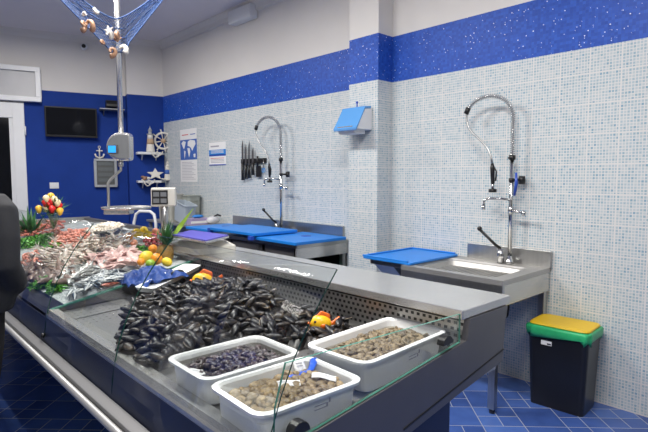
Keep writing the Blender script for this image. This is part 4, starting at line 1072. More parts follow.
def fish_mesh(L, H, T, matn, name):
    m = M(); n = 9; pts = []; seg = 8; vs = []
    prof_ = [0, .45, .8, 1, .98, .85, .62, .38, .16]
    for i in range(n):
        x = -L / 2 + L * .84 * i / (n - 1); k = max(.04, prof_[i])
        for j in range(seg):
            a = 2 * PI * j / seg; vs.append((x, math.sin(a) * H / 2 * k + .06 * H * math.sin(i * .5), math.cos(a) * T / 2 * k))
    fs = [(i * seg + j, i * seg + (j + 1) % seg, (i + 1) * seg + (j + 1) % seg, (i + 1) * seg + j) for i in range(n - 1) for j in range(seg)]
    m._add(vs, fs, 0, True)
    x = L * .33; c = .0
    m.prism([(x, H * .02), (L / 2, H * .5), (L * .44, .0), (L / 2, -H * .45)], 2, -T * .05, T * .05)
    m.prism([(-L * .08, H * .45), (L * .02, H * .72), (L * .08, H * .42)], 2, -T * .04, T * .04)
    return m.mesh(name, [matn])
def shrimp_mesh(L, matn):
    m = M(); pts = []; rs = []
    for k in range(9):
        a = -.3 + k * .30; pts.append((L * .36 * math.cos(a), L * .36 * math.sin(a), 0)); rs.append(L * (.10, .125, .13, .12, .11, .095, .08, .06, .03)[k])
    m.tube(pts, rs, 8)
    e = Vector(pts[-1]); m.prism([(e.x, e.y), (e.x - L * .12, e.y + L * .04), (e.x - L * .14, e.y - L * .05), (e.x - L * .06, e.y - L * .08)], 2, -.001, .001)
    h = Vector(pts[0]); m.tube([h, h + Vector((-.1 * L, -.28 * L, .04 * L)), h + Vector((-.35 * L, -.45 * L, .02 * L))], [.02 * L, .012 * L, .004 * L], 4)
    return m.mesh('prawn', [matn])
def squid_mesh():
    m = M(); m.tube([(-.06, 0, 0), (-.04, 0, 0), (0, .003, .003), (.05, .008, 0), (.085, .012, -.002)], [.003, .012, .019, .016, .012], 10, ell=(1, .7))
    for k in range(6):
        a = (k - 2.5) * .25; m.tube([(.085, .012, 0), (.11, .012 + .03 * a, .002), (.135 + .01 * (k % 2), .012 + .09 * a, -.003)], [.005, .004, .0015], 5)
    m.prism([(-.058, 0), (-.03, .028), (-.01, .012), (-.01, -.012), (-.03, -.028)], 2, -.003, .003)
    return m.mesh('squid', ['squid_white'])
def fillet_mesh():
    m = M(); m.ball((0, 0, 0), (.07, .032, .010), 14, 8, fn=lambda v: Vector((v.x, v.y * (1 - .3 * v.x / .07) + .25 * v.x * v.x / .07, v.z + .006 * math.sin(v.x * 60)))); return m.mesh('fillet', ['fillet_pink'])
AN = [fish_mesh(.13, .022, .012, 'anchovy_silver', 'anchovy'), fish_mesh(.115, .021, .012, 'anchovy_silver', 'anchovy')]
heap([(84, 282), (105, 270), (137, 268), (135, 284), (108, 296), (80, 297), (66, 292)], 120, .024, AN, 'anchovy', 'small silver anchovy on the ice beside the glass divider', 'anchovy', 'silver anchovies on the ice', .03, .03, rj=.2, rz=None)
SH1 = [shrimp_mesh(.095, 'shrimp_pink')]; SH2 = [shrimp_mesh(.085, 'shrimp_dark')]
heap([(54, 250), (58, 239), (68, 231), (88, 234), (84, 247), (68, 254)], 110, .042, SH1, 'prawn', 'pink prawn in the heap behind the parsley nearest the hanging scale', 'prawn', 'pink prawns in the rear heap', .03, .06)
heap([(20, 232), (36, 222), (64, 226), (58, 236), (40, 238), (22, 240)], 130, .05, SH2, 'prawn', 'dark red prawn in the heap at the far end of the counter', 'prawn', 'dark red prawns at the far end', .03, .06)
heap([(26, 256), (42, 252), (52, 262), (44, 270), (26, 268)], 55, .04, SH1, 'prawn', 'pink prawn in the front strip beside the brown fish', 'prawn', 'pink prawns in the front strip', .02, .03)
SQ = [squid_mesh()]
heap([(44, 268), (52, 254), (70, 246), (92, 248), (88, 262), (66, 272)], 75, .042, SQ, 'squid', 'whitish squid in the wide pile at the middle of the ice', 'squid', 'squid in the middle pile', .03, .05)
heap([(88, 243), (100, 238), (126, 241), (130, 249), (106, 251), (92, 250)], 40, .042, SQ, 'squid', 'whitish squid in the pile behind the pink fillets', 'squid', 'squid behind the fillets', .05, .05)
FI = [fillet_mesh()]
heap([(90, 262), (100, 252), (134, 249), (138, 262), (118, 268), (94, 270)], 60, .045, FI, 'fish_fillet', 'pinkish fish fillet between the squid and the silver anchovies', 'fillet', 'pink fillets on the ice', .04, .04)
heap([(106, 292), (112, 281), (134, 284), (130, 289)], 12, .045, [fish_mesh(.17, .045, .03, 'mullet_red', 'red_mullet')], 'red_mullet', 'small reddish fish beside the anchovies and the glass divider', 'fish', 'reddish fish beside the anchovies', .03, .02, rz=.3)
heap([(18, 274), (28, 264), (58, 268), (82, 272), (66, 282), (34, 284), (18, 284)], 34, .05, [fish_mesh(.27, .065, .045, 'hake_brown', 'brown_fish'), fish_mesh(.22, .06, .04, 'hake_brown', 'brown_fish')], 'brown_fish', 'brownish whole fish along the front of the ice', 'fish', 'brown fish along the front of the ice', .03, .03, rz=1.3)
heap([(60, 282), (72, 270), (104, 262), (104, 272), (84, 282)], 26, .05, [fish_mesh(.20, .05, .03, 'hake_grey', 'grey_fish') if mat('hake_grey', (.30, .31, .30), .25, .2, var=.4, vscale=22, rand=.3) else None], 'grey_fish', 'grey whole fish between the brown fish and the squid', 'fish', 'grey fish in front of the squid', .03, .03, rz=.8)
# round tray of white shells
c = bed_at(106, 232, .03); c.x = min(c.x, 1.86)
t = thing('round_tray', 'round steel tray of white shells at the back of the ice', 'tray', (c.x, c.y, bedz(c.x) + .04), (0, -R(8), 0))
m = M(); m.lathe([(.15, 0), (.19, .03), (.20, .032), (.155, .006)], seg=28); m.build('tray', 'steel', t)
WS = [clam_mesh(.8, .5, 'white_shell')]
fill(t, .17, .17, .03, 34, .034, WS, 'white clam on the round tray', 'clam', 'white clams on the round tray', .05, inside=lambda x, y: x * x + y * y < .028, bed=None)
m = M()
for x, y in darts(140, lambda x, y: x * x + y * y < .027, (-.17, .17, -.17, .17), .021): m.ball((x, y, .022 + .05 * (1 - (x / .17) ** 2) * (1 - (y / .17) ** 2)), (.018, .015, .008), 8, 6)
o = m.build('white_clam_bed', 'white_shell'); o.matrix_basis = t.matrix_basis.copy(); tag(o, 'lower layer of white clams on the round tray', 'clams', kind='stuff')

# parsley
def parsley(px, py, r, label, n=420, sq=.55):
    c = bed_at(px, py, .03)
    t = thing('parsley_bunch', label, 'parsley', (c.x, c.y, bedz(c.x)))
    m = M()
    for k in range(n):
        a = random.uniform(0, 2 * PI); rr = r * math.sqrt(random.random()); z = .012 + sq * r * (1 - (rr / r) ** 2) * random.uniform(.45, 1)
        p = Vector((rr * math.cos(a), rr * math.sin(a), z + .15 * rr * math.cos(a))); s = random.uniform(.008, .016)
        E_ = Euler((random.uniform(-1, 1), random.uniform(-1, 1), random.uniform(0, 6.3))).to_matrix()
        pts = []
        for q in range(7):
            an = 2 * PI * q / 7; k2 = s * (1.2 if q % 2 == 0 else .55); pts.append(p + E_ @ Vector((k2 * math.cos(an), k2 * math.sin(an), .002 * (q % 2))))
        m._add(pts, [tuple(range(7))])
    m.build('leaves', 'leaf_green', t)
    m = M()
    for k in range(26):
        a = random.uniform(0, 2 * PI); m.tube([(0, 0, .01), (r * .5 * math.cos(a), r * .5 * math.sin(a), .02 + sq * r * .4), (r * .85 * math.cos(a), r * .85 * math.sin(a), .02)], .0018, 4)
    m.build('stems', 'stem_green', t)
parsley(29, 243, .20, 'parsley bunch at the far left of the ice beside the dark red prawns', 500, .4); parsley(43, 240, .20, 'parsley bunch between the two rear prawn heaps', 500, .4); parsley(52, 250, .15, 'small parsley bunch in front of the pink prawn heap')
parsley(47, 281, .11, 'parsley bunch on the front edge of the ice by the brown fish', 380, .5); parsley(57, 287, .07, 'parsley sprig nearest the glass divider on the front ice', 160, .4)
parsley(140, 251, .09, 'green sprig beside the oranges', 260, .6)
# fruit
def on_heap(px, py, lift):
    p = bed_at(px, py, lift)
    return p if p.x < 1.93 else at_x(px, py, 1.93)
def fruit(px, py, r, z, matn, label, name, st=(1, 1, 1.12), tilt=1.2):
    c = on_heap(px, py, r + .03)
    t = thing(name, label, 'fruit', c, (tilt, .3, px))
    m = M(); m.ball((0, 0, 0), (r * st[0], r * st[1], r * st[2]), 16, 12); m.build('peel', matn, t)
    m = M(); m.lathe([(.004, 0), (.002, .006)], c=(0, 0, r * st[2] - .002), seg=8); m.build('stem_end', 'stem_green', t)
yw = .985
fruit(137, 233, .040, 1.00, 'lemon', 'leftmost lemon by the pineapple', 'lemon', (1, 1, 1.3)); fruit(144, 230.5, .036, 1.03, 'lemon', 'lemon on top of the other lemons by the pineapple', 'lemon', (1, 1, 1.3)); fruit(148, 235, .038, 1.01, 'lemon', 'lemon nearest the pineapple crown', 'lemon', (1, 1, 1.3)); fruit(129, 236.5, .034, .99, 'orange_peel', 'small orange left of the lemons', 'orange', (1, 1, 1))
fruit(146, 257, .042, .93, 'lemon', 'yellow lemon in front of the parsley sprig above the blue cloth', 'lemon', (1, 1, 1.25)); fruit(156.5, 259, .040, .93, 'orange_peel', 'orange beside the lime above the blue cloth', 'orange', (1, 1, 1)); fruit(150.5, 264, .032, .91, 'lime', 'pale green lime in front of the lemon and orange', 'lime', (1, 1, 1.15))
fruit(153, 249, .034, .965, 'orange_peel', 'orange half hidden behind the front lemon', 'orange', (1, 1, 1)); fruit(141, 262, .026, .90, 'orange_peel', 'small orange at the left end of the blue cloth', 'orange', (1, 1, 1)); fruit(167, 262, .03, .93, 'lemon', 'small lemon at the right end of the blue cloth', 'lemon', (1, 1, 1.2))
def grapes(px, py, z, label, matn, n=34, s=.07):
    c = on_heap(px, py, s + .01); t = thing('grape_bunch', label, 'grapes', c)
    for k in range(n):
        v = Vector((random.gauss(0, 1), random.gauss(0, 1), random.gauss(0, 1))).normalized() * s * random.uniform(.6, 1); v.z *= .8
        m = M(); m.ball(v, .013, 8, 6); m.build('grape', matn, t)
    m = M(); m.tube([(0, 0, s * .3), (.01, 0, s * 1.1)], .003, 5); m.build('stalk', 'stem_green', t)
grapes(157, 240, .99, 'red grape bunch left of the pineapple crown', 'grape_red'); grapes(150, 243, .96, 'lower red grape bunch under the lemons', 'grape_red', 26, .06)
mat('peach', (.75, .28, .16), .5, var=.3, vscale=20)
fruit(155.5, 232, .035, 1.03, 'peach', 'peach above the red grapes', 'peach', (1, 1, .95)); fruit(161, 252, .032, .97, 'peach', 'peach in front of the pineapple', 'peach', (1, 1, .95)); fruit(134, 243, .03, .95, 'peach', 'peach left of the green sprig', 'peach', (1, 1, .95))
# pineapple with its crown
c = on_heap(164, 253, .06)
t = thing('pineapple', 'pineapple with spiky crown standing before the scale display post', 'pineapple', (c.x, c.y, bedz(c.x) - .01), (R(6), R(4), 0))
m = M(); m.lathe([(.02, 0), (.05, .01), (.062, .05), (.06, .09), (.045, .125), (.02, .135)], seg=20); m.build('fruit_body', 'pineapple_skin', t)
m = M()
for k in range(46):
    a = k * 2.4; e = 1.45 - .022 * k; L = .22 - .0022 * k if k < 22 else .14
    d = Vector((math.cos(a) * math.cos(e), math.sin(a) * math.cos(e), math.sin(e))); s = Vector((-math.sin(a), math.cos(a), 0)) * .009
    b0 = Vector((0, 0, .125)); p1 = b0 + d * L * .45; p2 = b0 + d * L + Vector((0, 0, -.02))
    m._add([b0 - s * .7, b0 + s * .7, p1 + s, p2, p1 - s], [(0, 1, 2, 3, 4)])
m.build('crown', 'leaf_dark', t)
for k, (dx, dy) in enumerate(((.10, -.02), (.12, .0))):
    m = M(); m._add([(.0, 0, .13), (.02, -.012, .14), (dx, -.015 + dy, .27 + .03 * k), (dx * 1.5, dy - .06, .42 - .06 * k), (dx * .7, .01 + dy, .27)], [(0, 1, 2, 3, 4)]); m.build('long_leaf', 'lime', t)
# blue cloth, stones
cA, cB = bed_at(134, 277, .02), bed_at(172, 272, .02)
mid = bed_at(152, 274, .04)
t = thing('blue_cloth', 'crumpled blue cloth under the fruit at the glass divider', 'cloth', (mid.x, mid.y, 0))
def clf(u, v):
    x = (u - .5) * .30; y = (v - .5) * .40
    X, Y = mid.x + x, mid.y + y
    return (x, y, bedz(X) + .02 + .05 * noise.noise(Vector((X * 13, Y * 13, 5))) + .02 * noise.noise(Vector((X * 28, Y * 28, 7))) + .02 * (1 - (2 * u - 1) ** 2))
m = M(); m.grid(clf, 40, 34); m.build('cloth', 'cloth_blue', t, solid=.003)
for (px, py, s, lab) in ((130, 271, .075, 'large dark stone left of the blue cloth'), (177, 273, .045, 'small dark stone right of the blue cloth'), (123, 275, .035, 'small dark stone beside the anchovies')):
    c = bed_at(px, py, .03); t = thing('dark_stone', lab, 'stone', c); m = M(); m.ball((0, 0, 0), (s, s * .6, s * .45), 14, 10, fn=lambda v: v * (1 + .25 * noise.noise(v * 14))); m.build('stone', 'stone_dark', t)

# bouquet in a vase at the far end of the ice
c = at_slope(52, 222, .90, .19, .8); c = Vector((1.42, 0, 0)); 
dd = ray(53, 207); k = 5.35 / dd.y; c = EYE + dd * k
t = thing('flower_bouquet', 'bouquet of red and cream tulips at the far end of the ice', 'bouquet', (c.x, c.y, bedz(c.x) + .0))
zv = c.z - bedz(c.x)
m = M(); m.lathe([(.035, 0), (.03, .02), (.028, zv * .6), (.045, zv - .06), (.04, zv - .06), (.02, .03)], seg=20); m.build('vase', 'clear_glass', t)
m = M()
for k in range(110):
    a = random.uniform(0, 2 * PI); e = random.uniform(-.1, 1.3); L = random.uniform(.12, .22)
    d = Vector((math.cos(a) * math.cos(e), math.sin(a) * math.cos(e), math.sin(e))); s = Vector((-math.sin(a), math.cos(a), 0)) * .012
    b0 = Vector((0, 0, zv - .06)); p1 = b0 + d * L * .5; m._add([b0, p1 + s, b0 + d * L, p1 - s], [(0, 1, 2, 3)])
m.build('foliage', 'leaf_dark', t)
rx = Vector((math.cos(YAW), -math.sin(YAW), 0))
for k, (dx, dz, mt) in enumerate(((-.02, .03, 'petal_red'), (-.07, .0, 'petal_cream'), (.02, .08, 'petal_cream'), (-.05, .09, 'petal_cream'), (.0, -.01, 'petal_red'), (.07, .02, 'petal_red'), (-.12, -.01, 'petal_yellow'), (-.09, .05, 'petal_red'), (.08, -.03, 'petal_yellow'), (.045, .05, 'petal_cream'), (-.02, .11, 'petal_yellow'), (.0, .06, 'petal_red'))):
    p = rx * dx + Vector((random.uniform(-.03, .0), random.uniform(-.08, -.02), zv - .01 + dz))
    m = M(); m.ball(p, (.03, .03, .04), 10, 8, fn=lambda v: Vector((v.x * (1 + .2 * math.sin(v.z * 80)), v.y, v.z))); fl = m.build('flower', mt, t)
    m = M(); m.tube([(0, 0, zv * .4), p + Vector((0, 0, -.03))], .003, 5); m.build('flower_stem', 'stem_green', fl)
# grey-green decoration at the far left
c = EYE + ray(30, 213) * (6.1 / ray(30, 213).y)
t = thing('foliage_spray', 'dark foliage spray at the far left end of the counter', 'foliage', (c.x, c.y, bedz(c.x)))
m = M()
for k in range(70):
    a = random.uniform(0, 2 * PI); e = random.uniform(.1, 1.4); L = random.uniform(.12, .34)
    d = Vector((math.cos(a) * math.cos(e), math.sin(a) * math.cos(e), math.sin(e))); s = Vector((-math.sin(a), math.cos(a), 0)) * .02
    b0 = Vector((0, 0, .02)); p1 = b0 + d * L * .5; m._add([b0, p1 + s, b0 + d * L, p1 - s], [(0, 1, 2, 3)])
m.build('leaves', 'leaf_dark', t)

# ------------------------------------------------------------------ retail scale with post display
c = at_z(201, 240, 1.13)
sc = thing('counter_scale', 'white counter scale with purple weighing plate and post display', 'scale', (1.80, 3.25, SH))
m = W(sc); m.loft([rrect(.165, .20, .04, SH, 4, 1.84, 3.24), rrect(.165, .20, .05, SH + .04, 4, 1.84, 3.24), rrect(.11, .15, .05, SH + .075, 4, 1.84, 3.24)]); m.build('body', 'cream_plastic', sc)
q = [at_z(x, y, 1.145) for x, y in ((172, 235), (191, 230.5), (229, 235.5), (206, 241))]
pc = sum(q, Vector()) / 4
m = W(sc); m.loft([[(p.x, p.y, 1.128) for p in q], [(p.x, p.y, 1.142) for p in q]]); m.build('plate_tray', 'steel_bright', sc)
m = W(sc); m.loft([[tuple(pc.lerp(p, .97).xy) + (1.142,) for p in q], [tuple(pc.lerp(p, .97).xy) + (1.150,) for p in q]]); m.build('weighing_plate', 'purple_plastic', sc)
m = W(sc); m.cyl((pc.x, pc.y, SH + .07), (pc.x, pc.y, 1.13), .05, 16); m.build('neck', 'steel', sc)
pp = at_z(165, 243, SH); 
hd = at_y(164, 197, pp.y)
m = W(sc); m.cyl((pp.x, pp.y, SH), (pp.x, pp.y, hd.z), .028, 14); m.cyl((pp.x, pp.y, SH), (pp.x, pp.y, SH + .015), .05, 16); m.box(min(pp.x, pc.x) - .01, max(pp.x, pc.x) + .02, pc.y, pp.y, SH, SH + .02); m.build('post', 'steel', sc)
T0 = Matrix.Translation((pp.x, pp.y, hd.z)) @ Matrix.Rotation(-R(33), 4, 'Z')
hdm = M(sc.matrix_basis.inverted() @ T0); hdm.box(-.095, .095, -.04, .05, -.075, .075); hd_ = hdm.build('display_head', 'cream_plastic', sc, bevel=.012)
hdm = M(sc.matrix_basis.inverted() @ T0); hdm.box(-.085, .035, -.044, -.038, -.055, .055); hdm.build('display_panel', 'black_plastic', hd_)
for i in range(2):
    for j in range(2):
        hdm = M(sc.matrix_basis.inverted() @ T0); hdm.box(-.075 + i * .055, -.030 + i * .055, -.046, -.043, -.045 + j * .05, -.01 + j * .05); hdm.build('display_window', 'display_grey', hd_)

# ------------------------------------------------------------------ hanging scale on ceiling pole
c = at_w(121, 207, 4.2); px_ = at_w(121, 135, 4.2)
hs = thing('hanging_scale', 'hanging steel scale on a ceiling pole with round pan above the fish', 'scale', (px_.x, px_.y, 1.9))
RY = Matrix.Translation((px_.x, px_.y, 0)) @ Matrix.Rotation(-YAW, 4, 'Z')   # x right across the view, y away
def HM(): return M(hs.matrix_basis.inverted() @ RY)
zc = at_w(119, 147, 4.2).z
m = HM(); m.cyl((0, 0, zc + .1), (0, 0, CEIL), .021, 14); m.build('ceiling_pole', 'steel_bright', hs)
m = HM(); m.cyl((0, 0, CEIL - .03), (0, 0, CEIL), .06, 18); m.build('ceiling_rose', 'steel_bright', hs)
m = HM()
pts = [(.075 * 1.0, -.115), (.075, .115)] + [(.02 + .115 * math.cos(a), .115 * math.sin(a)) for a in [PI / 2 + PI * k / 14 for k in range(15)]]
pts = [(.085, -.115), (.085, .115)] + [(-.0 + .11 * math.cos(a), .115 * math.sin(a)) for a in [PI / 2 + PI * k / 14 for k in range(15)]]
m.prism([(x, z + zc) for x, z in pts], 1, -.06, .07); m.build('housing', 'steel_bright', hs, bevel=.03)
m = HM(); m.prism([(x * .9 + .012 + .0, z * .85 + zc) for x, z in pts], 1, -.068, -.055); m.build('face_ring', 'steel', hs, bevel=.006)
m = HM(); m.box(-.085, -.0, -.085, -.06, zc - .06, zc + .015); d_ = m.build('display', 'steel_dark', hs, bevel=.004)
m = HM(); m.box(-.073, -.012, -.088, -.084, zc - .05, zc + .005); m.build('display_screen', 'screen_cyan', d_)
m = HM(); m.cyl((-.01, 0, zc - .115), (-.01, 0, zc - .16), .022, 12); m.build('load_hook', 'steel', hs)
xp = -.12; zp = at_w(121, 208, 4.2).z
m = HM(); m.tube([(-.01, 0, zc - .15), (-.01, 0, zc - .19), (-.10, 0, zc - .27), (xp, 0, zc - .30), (xp, 0, zp)], .011, 10); m.build('hanger_arm', 'rail_aluminium', hs)
m = HM(); m.box(-.14, .07, -.06, .06, zp - .05, zp - .012); m.build('pan_support', 'steel_bright', hs, bevel=.006)
m = HM(); m.lathe([(.14, zp - .012), (.19, zp - .008), (.20, zp + .01), (.195, zp + .012), (.185, zp - .002), (.02, zp - .004)], c=(.03, 0, 0), seg=36); m.build('weighing_pan', 'steel_bright', hs)

# ------------------------------------------------------------------ net with shells
def ylow(x): return 54 - (x - 120) * 1.26 if x > 126 else (54 - (114 - x) * 1.02 if x < 114 else 52 + 0)
def yup(x): return 19 - .15 * abs(x - 116) ** 1.38
XA, XB = -14, 196
def wdep(x): return 3.45 + (x - 60) / 100 * .35
def netp(u, v):
    x = XA + (XB - XA) * u; yl, yu = ylow(x), yup(x); e = min(u, 1 - u) * 8; e = min(1, e)
    y = yu + (yl - yu) * v
    y = y * e + (1 - e) * -112 if e < 1 else y
    p = at_w(x, y, wdep(x) + .18 * math.sin(v * PI) + .015 * noise.noise(Vector((u * 30, v * 9, 0)))); p.z = min(p.z, CEIL - .03); return p
t = thing('fishing_net', 'blue fishing net draped from the ceiling above the counter', 'net', netp(.5, 1))
m = W(t); nu, nv = 96, 20; V = [[netp(i / nu, j / nv) for j in range(nv + 1)] for i in range(nu + 1)]
vs = []; idx = {}
for i in range(nu + 1):
    for j in range(nv + 1): idx[i, j] = len(vs); vs.append(V[i][j])
fs = []
for i in range(nu - 1):
    for j in range(nv - 1):
        if (i + j) % 2 == 0 and i + 2 <= nu and j + 2 <= nv: fs.append((idx[i + 1, j], idx[i + 2, j + 1], idx[i + 1, j + 2], idx[i, j + 1]))
m._add(vs, fs); bmesh.ops.delete(m.b, geom=[v for v in m.b.verts if not v.link_faces], context='VERTS')
o = m.build('mesh', 'net_blue', t); k = o.modifiers.new('w', 'WIREFRAME'); k.thickness = .0046; k.use_even_offset = False; k.use_boundary = True
m = W(t); m.tube([netp(i / 60, 0) for i in range(2, 59)], .0055, 6); m.build('edge_rope', 'net_blue', t)
m = W(t); m.tube([netp(i / 60, 1) for i in range(2, 59)], .0045, 6); m.build('edge_rope', 'net_blue', t)
m = W(t); m.tube([netp(i / 60, .3 + .05 * math.sin(i * .5)) for i in range(8, 54)], .004, 6); m.build('gathered_cord', 'net_blue', t)
m = W(t); m.tube([netp(i / 60, .62) + Vector((0, 0, .008 * math.sin(i))) for i in range(8, 54)], .005, 6); m.build('gathered_cord', 'net_blue', t)
nsh = [(81, 26, 'shell_tan', .026, 'brown shell caught at the left edge of the net'), (92, 25, 'shell_tan', .028, 'brown shell hanging second from the left in the net'), (111, 34, 'ornament_white', .022, 'white shell near the middle of the net beside the pole'), (114, 36, 'shell_tan', .030, 'large tan shell in the net just left of the pole'), (101, 43, 'shell_tan', .018, 'small tan shell low on the left slope of the net'), (112.5, 52, 'shell_tan', .026, 'brown shell at the very bottom of the net left of the pole'), (124, 50, 'ornament_white', .026, 'pale shell at the very bottom of the net right of the pole'), (97, 10, 'ornament_white', .018, 'small white shell high on the left slope of the net'), (83, 14, 'ornament_white', .014, 'tiny white shell above the left brown shell in the net')]
for (x, y, mt, s, lab) in nsh:
    p = at_w(x, y, wdep(x) - .03)
    t = thing('net_shell', lab, 'shell', p, (random.uniform(0, 2), random.uniform(0, 2), x))
    m = M(); m.tube([(s * 1.2 * math.cos(k * .55) * (1 - k / 16), s * 1.0 * math.sin(k * .55) * (1 - k / 16), s * k * .13) for k in range(15)], [s * .75 * (1 - k / 15.5) for k in range(15)], 8); m.build('shell', mt, t)
p = at_w(109, 30, wdep(109) - .05)
t = thing('net_starfish', 'white starfish hanging in the net above the large tan shell', 'starfish', p, (0, 0, -YAW))
m = M(); pts = []
for k in range(10):
    a = PI / 2 + k * PI / 5 + .3; rr = .038 if k % 2 == 0 else .012; pts.append((rr * math.cos(a), rr * math.sin(a)))
m.prism(pts, 1, -.004, .004); m.build('starfish', 'ornament_white', t)

# ------------------------------------------------------------------ customer at the left
def skin_obj(name, verts, edges, radii, matn, parent, sub=2, root=0):
    me = bpy.data.meshes.new(name); me.from_pydata(verts, edges, []); me.materials.append(MATS[matn])
    o = bpy.data.objects.new(name, me); COL.objects.link(o); o.parent = parent
    k = o.modifiers.new('skin', 'SKIN'); k.use_smooth_shade = True
    for i, r in enumerate(radii):
        sv = me.skin_vertices[0].data[i]; sv.radius = r if isinstance(r, tuple) else (r, r); sv.use_root = (i == root)
    k = o.modifiers.new('sub', 'SUBSURF'); k.levels = sub; k.render_levels = sub
    return o
PCX = at_w(-27, 250, 2.95)
person = thing('person', 'person in black padded jacket and dark trousers standing at the left edge of the counter', 'person', (.44, 3.135, 0), (0, 0, R(30)))
# local: +x is forward (towards the counter), +y left side, -y the right side nearest the camera
# body with legs (trousers)
def fused(name, m, matn, vox=.014, sm=8):
    o = m.build(name, matn, person); k = o.modifiers.new('fuse', 'REMESH'); k.mode = 'VOXEL'; k.voxel_size = vox; k.use_smooth_shade = True
    k = o.modifiers.new('smooth', 'SMOOTH'); k.factor = .6; k.iterations = sm; return o
def ring(cx, cz, rx, ry, n=24): return [(cx + rx * math.cos(2 * PI * k / n), ry * math.sin(2 * PI * k / n), cz) for k in range(n)]
m = M()
m.loft([ring(0, .80, .11, .15), ring(0, .95, .125, .175), ring(0, 1.10, .10, .145), ring(-.005, 1.30, .11, .17), ring(0, 1.44, .085, .17), ring(.01, 1.47, .05, .06), ring(.025, 1.62, .052, .055)])
for s_ in (-1, 1): m.tube([(0, s_ * .080, .90), (.01, s_ * .075 + .01, .70), (.02, s_ * .07 + .03, .50), (-.015, s_ * .07 + .05, .30), (-.02, s_ * .07 + .06, .09), (-.02, s_ * .07 + .06, .06)], [.085, .078, .060, .055, .042, .042], 16)
fused('body', m, 'trousers_black')
m = M()
m.loft([ring(-.02, .855, .12, .15), ring(-.02, .87, .17, .215), ring(-.02, .96, .19, .245), ring(-.01, 1.10, .165, .22), ring(-.01, 1.28, .155, .205), ring(0, 1.40, .13, .195), ring(.005, 1.47, .09, .13), ring(.01, 1.50, .075, .085)])
for s_ in (-1, 1): m.tube([(0, s_ * .16, 1.43), (-.01, s_ * .215, 1.38), (-.03, s_ * .25, 1.25), (-.045, s_ * .265, 1.12), (.02, s_ * .24, 1.04), (.10, s_ * .17, .99)], [.07, .082, .076, .072, .066, .058], 16)
for z in (1.0, 1.1, 1.2, 1.3): m.tube([(p[0] * 1.0, p[1] * 1.0, p[2]) for p in ring(-.012, z, .168 if z < 1.15 else .155, .222 if z < 1.15 else .208, 20)], .012, 6, closed=True)
fused('jacket', m, 'jacket_black', .013, 4)
m = M(); m.tube([(.06 * math.cos(a * PI / 6) + .01, .07 * math.sin(a * PI / 6), 1.50) for a in range(12)], .03, 8, closed=True); m.build('collar', 'jacket_black', person)
def hand(base, d, side, parent):
    # palm and five fingers, slightly curled, pointing down
    b = Vector(base); d = Vector(d).normalized(); f = Vector((1, 0, 0)); f = (f - d * f.dot(d)).normalized()
    m = M(); m.tube([b, b + d * .03, b + d * .085], [.024, .036, .038], 10, ell=(.55, 1) if side else (.55, 1)); m.build('hand', 'skin', parent)
    sd = Vector((0, side, 0))
    for k, L in enumerate((.070, .080, .075, .058)):
        o = f * (.027 - .018 * k); p = b + d * .08 + o
        m = M(); m.tube([p - d * .01, p + d * L * .45, p + d * L * .75 - sd * .012, p + d * L * .92 - sd * .026], [.0095, .009, .008, .006], 8); m.build('finger', 'skin', parent)
    p = b + d * .03 + f * .03; m = M(); m.tube([p, p + f * .018 + d * .03 - sd * .005, p + f * .022 + d * .058 - sd * .012], [.012, .010, .008], 8); m.build('thumb', 'skin', parent)
hand((.10, .14, 1.0), (.1, -.4, -1), 1, person); hand((.10, -.14, 1.0), (.1, .4, -1), -1, person)
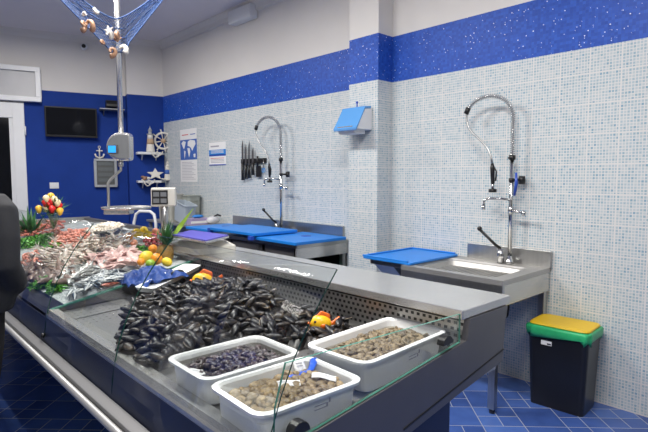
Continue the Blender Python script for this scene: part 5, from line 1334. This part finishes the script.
# head
m = M(); m.ball((.035, 0, 1.66), (.095, .076, .118), 22, 16, fn=lambda v: Vector((v.x * (1 - .12 * max(0, -v.z / .118)), v.y * (1 - .22 * max(0, -v.z / .118)), v.z)))
m.tube([(.118, 0, 1.69), (.138, 0, 1.655), (.148, 0, 1.640), (.122, 0, 1.635)], [.008, .011, .014, .010], 8)
for s_ in (-1, 1): m.ball((.025, s_ * .078, 1.655), (.018, .008, .03), 10, 8)
m.build('head', 'skin', person)
m = M(); m.ball((.02, 0, 1.69), (.104, .086, .105), 20, 14, fn=lambda v: Vector((v.x if v.x < .05 else .05 + (v.x - .05) * .4, v.y, max(v.z, -.05 - .02 * v.x)))); m.build('hair', 'hair', person)
for s_ in (-1, 1):
    m = M(); m.ball((.118, s_ * .03, 1.668), (.010, .014, .008), 10, 8); m.build('eye', 'paper_white', person); m = M(); m.ball((.127, s_ * .03, 1.668), .0055, 8, 6); m.build('pupil', 'ink', person)
m = M(); m.ball((.118, 0, 1.605), (.010, .024, .006), 10, 6); m.build('mouth', 'grape_red', person)
for s_ in (-1, 1):
    m = M(); m.ball((.05, s_ * .07 + .06, .045), (.14, .05, .045), 14, 8, fn=lambda v: Vector((v.x, v.y, max(v.z, -.045)))); m.build('shoe', 'black_rubber', person)

# ------------------------------------------------------------------ ceiling lights
def lamp(x, y, power, label, rz=0, L=1.2, Wd=.30):
    t = thing('ceiling_light', label, 'light', (x, y, CEIL), (0, 0, rz))
    m = M(); m.box(-Wd / 2, Wd / 2, -L / 2, L / 2, -.07, 0); m.build('frame', 'white_plastic', t, bevel=.005)
    for s in (-.07, .07):
        m = M(); m.cyl((s, -L / 2 + .03, -.085), (s, L / 2 - .03, -.085), .016, 10); m.build('tube', 'lamp_tube', t)
    ld = bpy.data.lights.new('ceiling_light_glow', 'AREA'); ld.shape = 'RECTANGLE'; ld.size = Wd; ld.size_y = L; ld.energy = power; ld.color = (1, .965, .915)
    lo = bpy.data.objects.new('ceiling_light_glow', ld); COL.objects.link(lo); lo.location = (0, 0, -.115); lo.parent = t
lamp(1.2, 1.2, 120, 'ceiling light fitting nearest the camera'); lamp(1.2, 3.6, 110, 'ceiling light fitting over the middle of the counter'); lamp(1.4, 6.0, 90, 'ceiling light fitting towards the back wall')
lamp(-1.4, -.6, 30, 'unseen fill light added behind the camera on the left'); lamp(.9, -1.3, 45, 'unseen fill light added behind the camera')  # two unseen fill lights, added to lift the shade from behind the camera

w = bpy.data.worlds.new('world'); scene.world = w; w.use_nodes = True
w.node_tree.nodes['Background'].inputs[0].default_value = (.9, .93, 1, 1); w.node_tree.nodes['Background'].inputs[1].default_value = .5
scene.view_settings.view_transform = 'Standard'; scene.view_settings.look = 'None'; scene.view_settings.gamma = 1; scene.view_settings.use_curve_mapping = False
scene.view_settings.exposure = -0.12
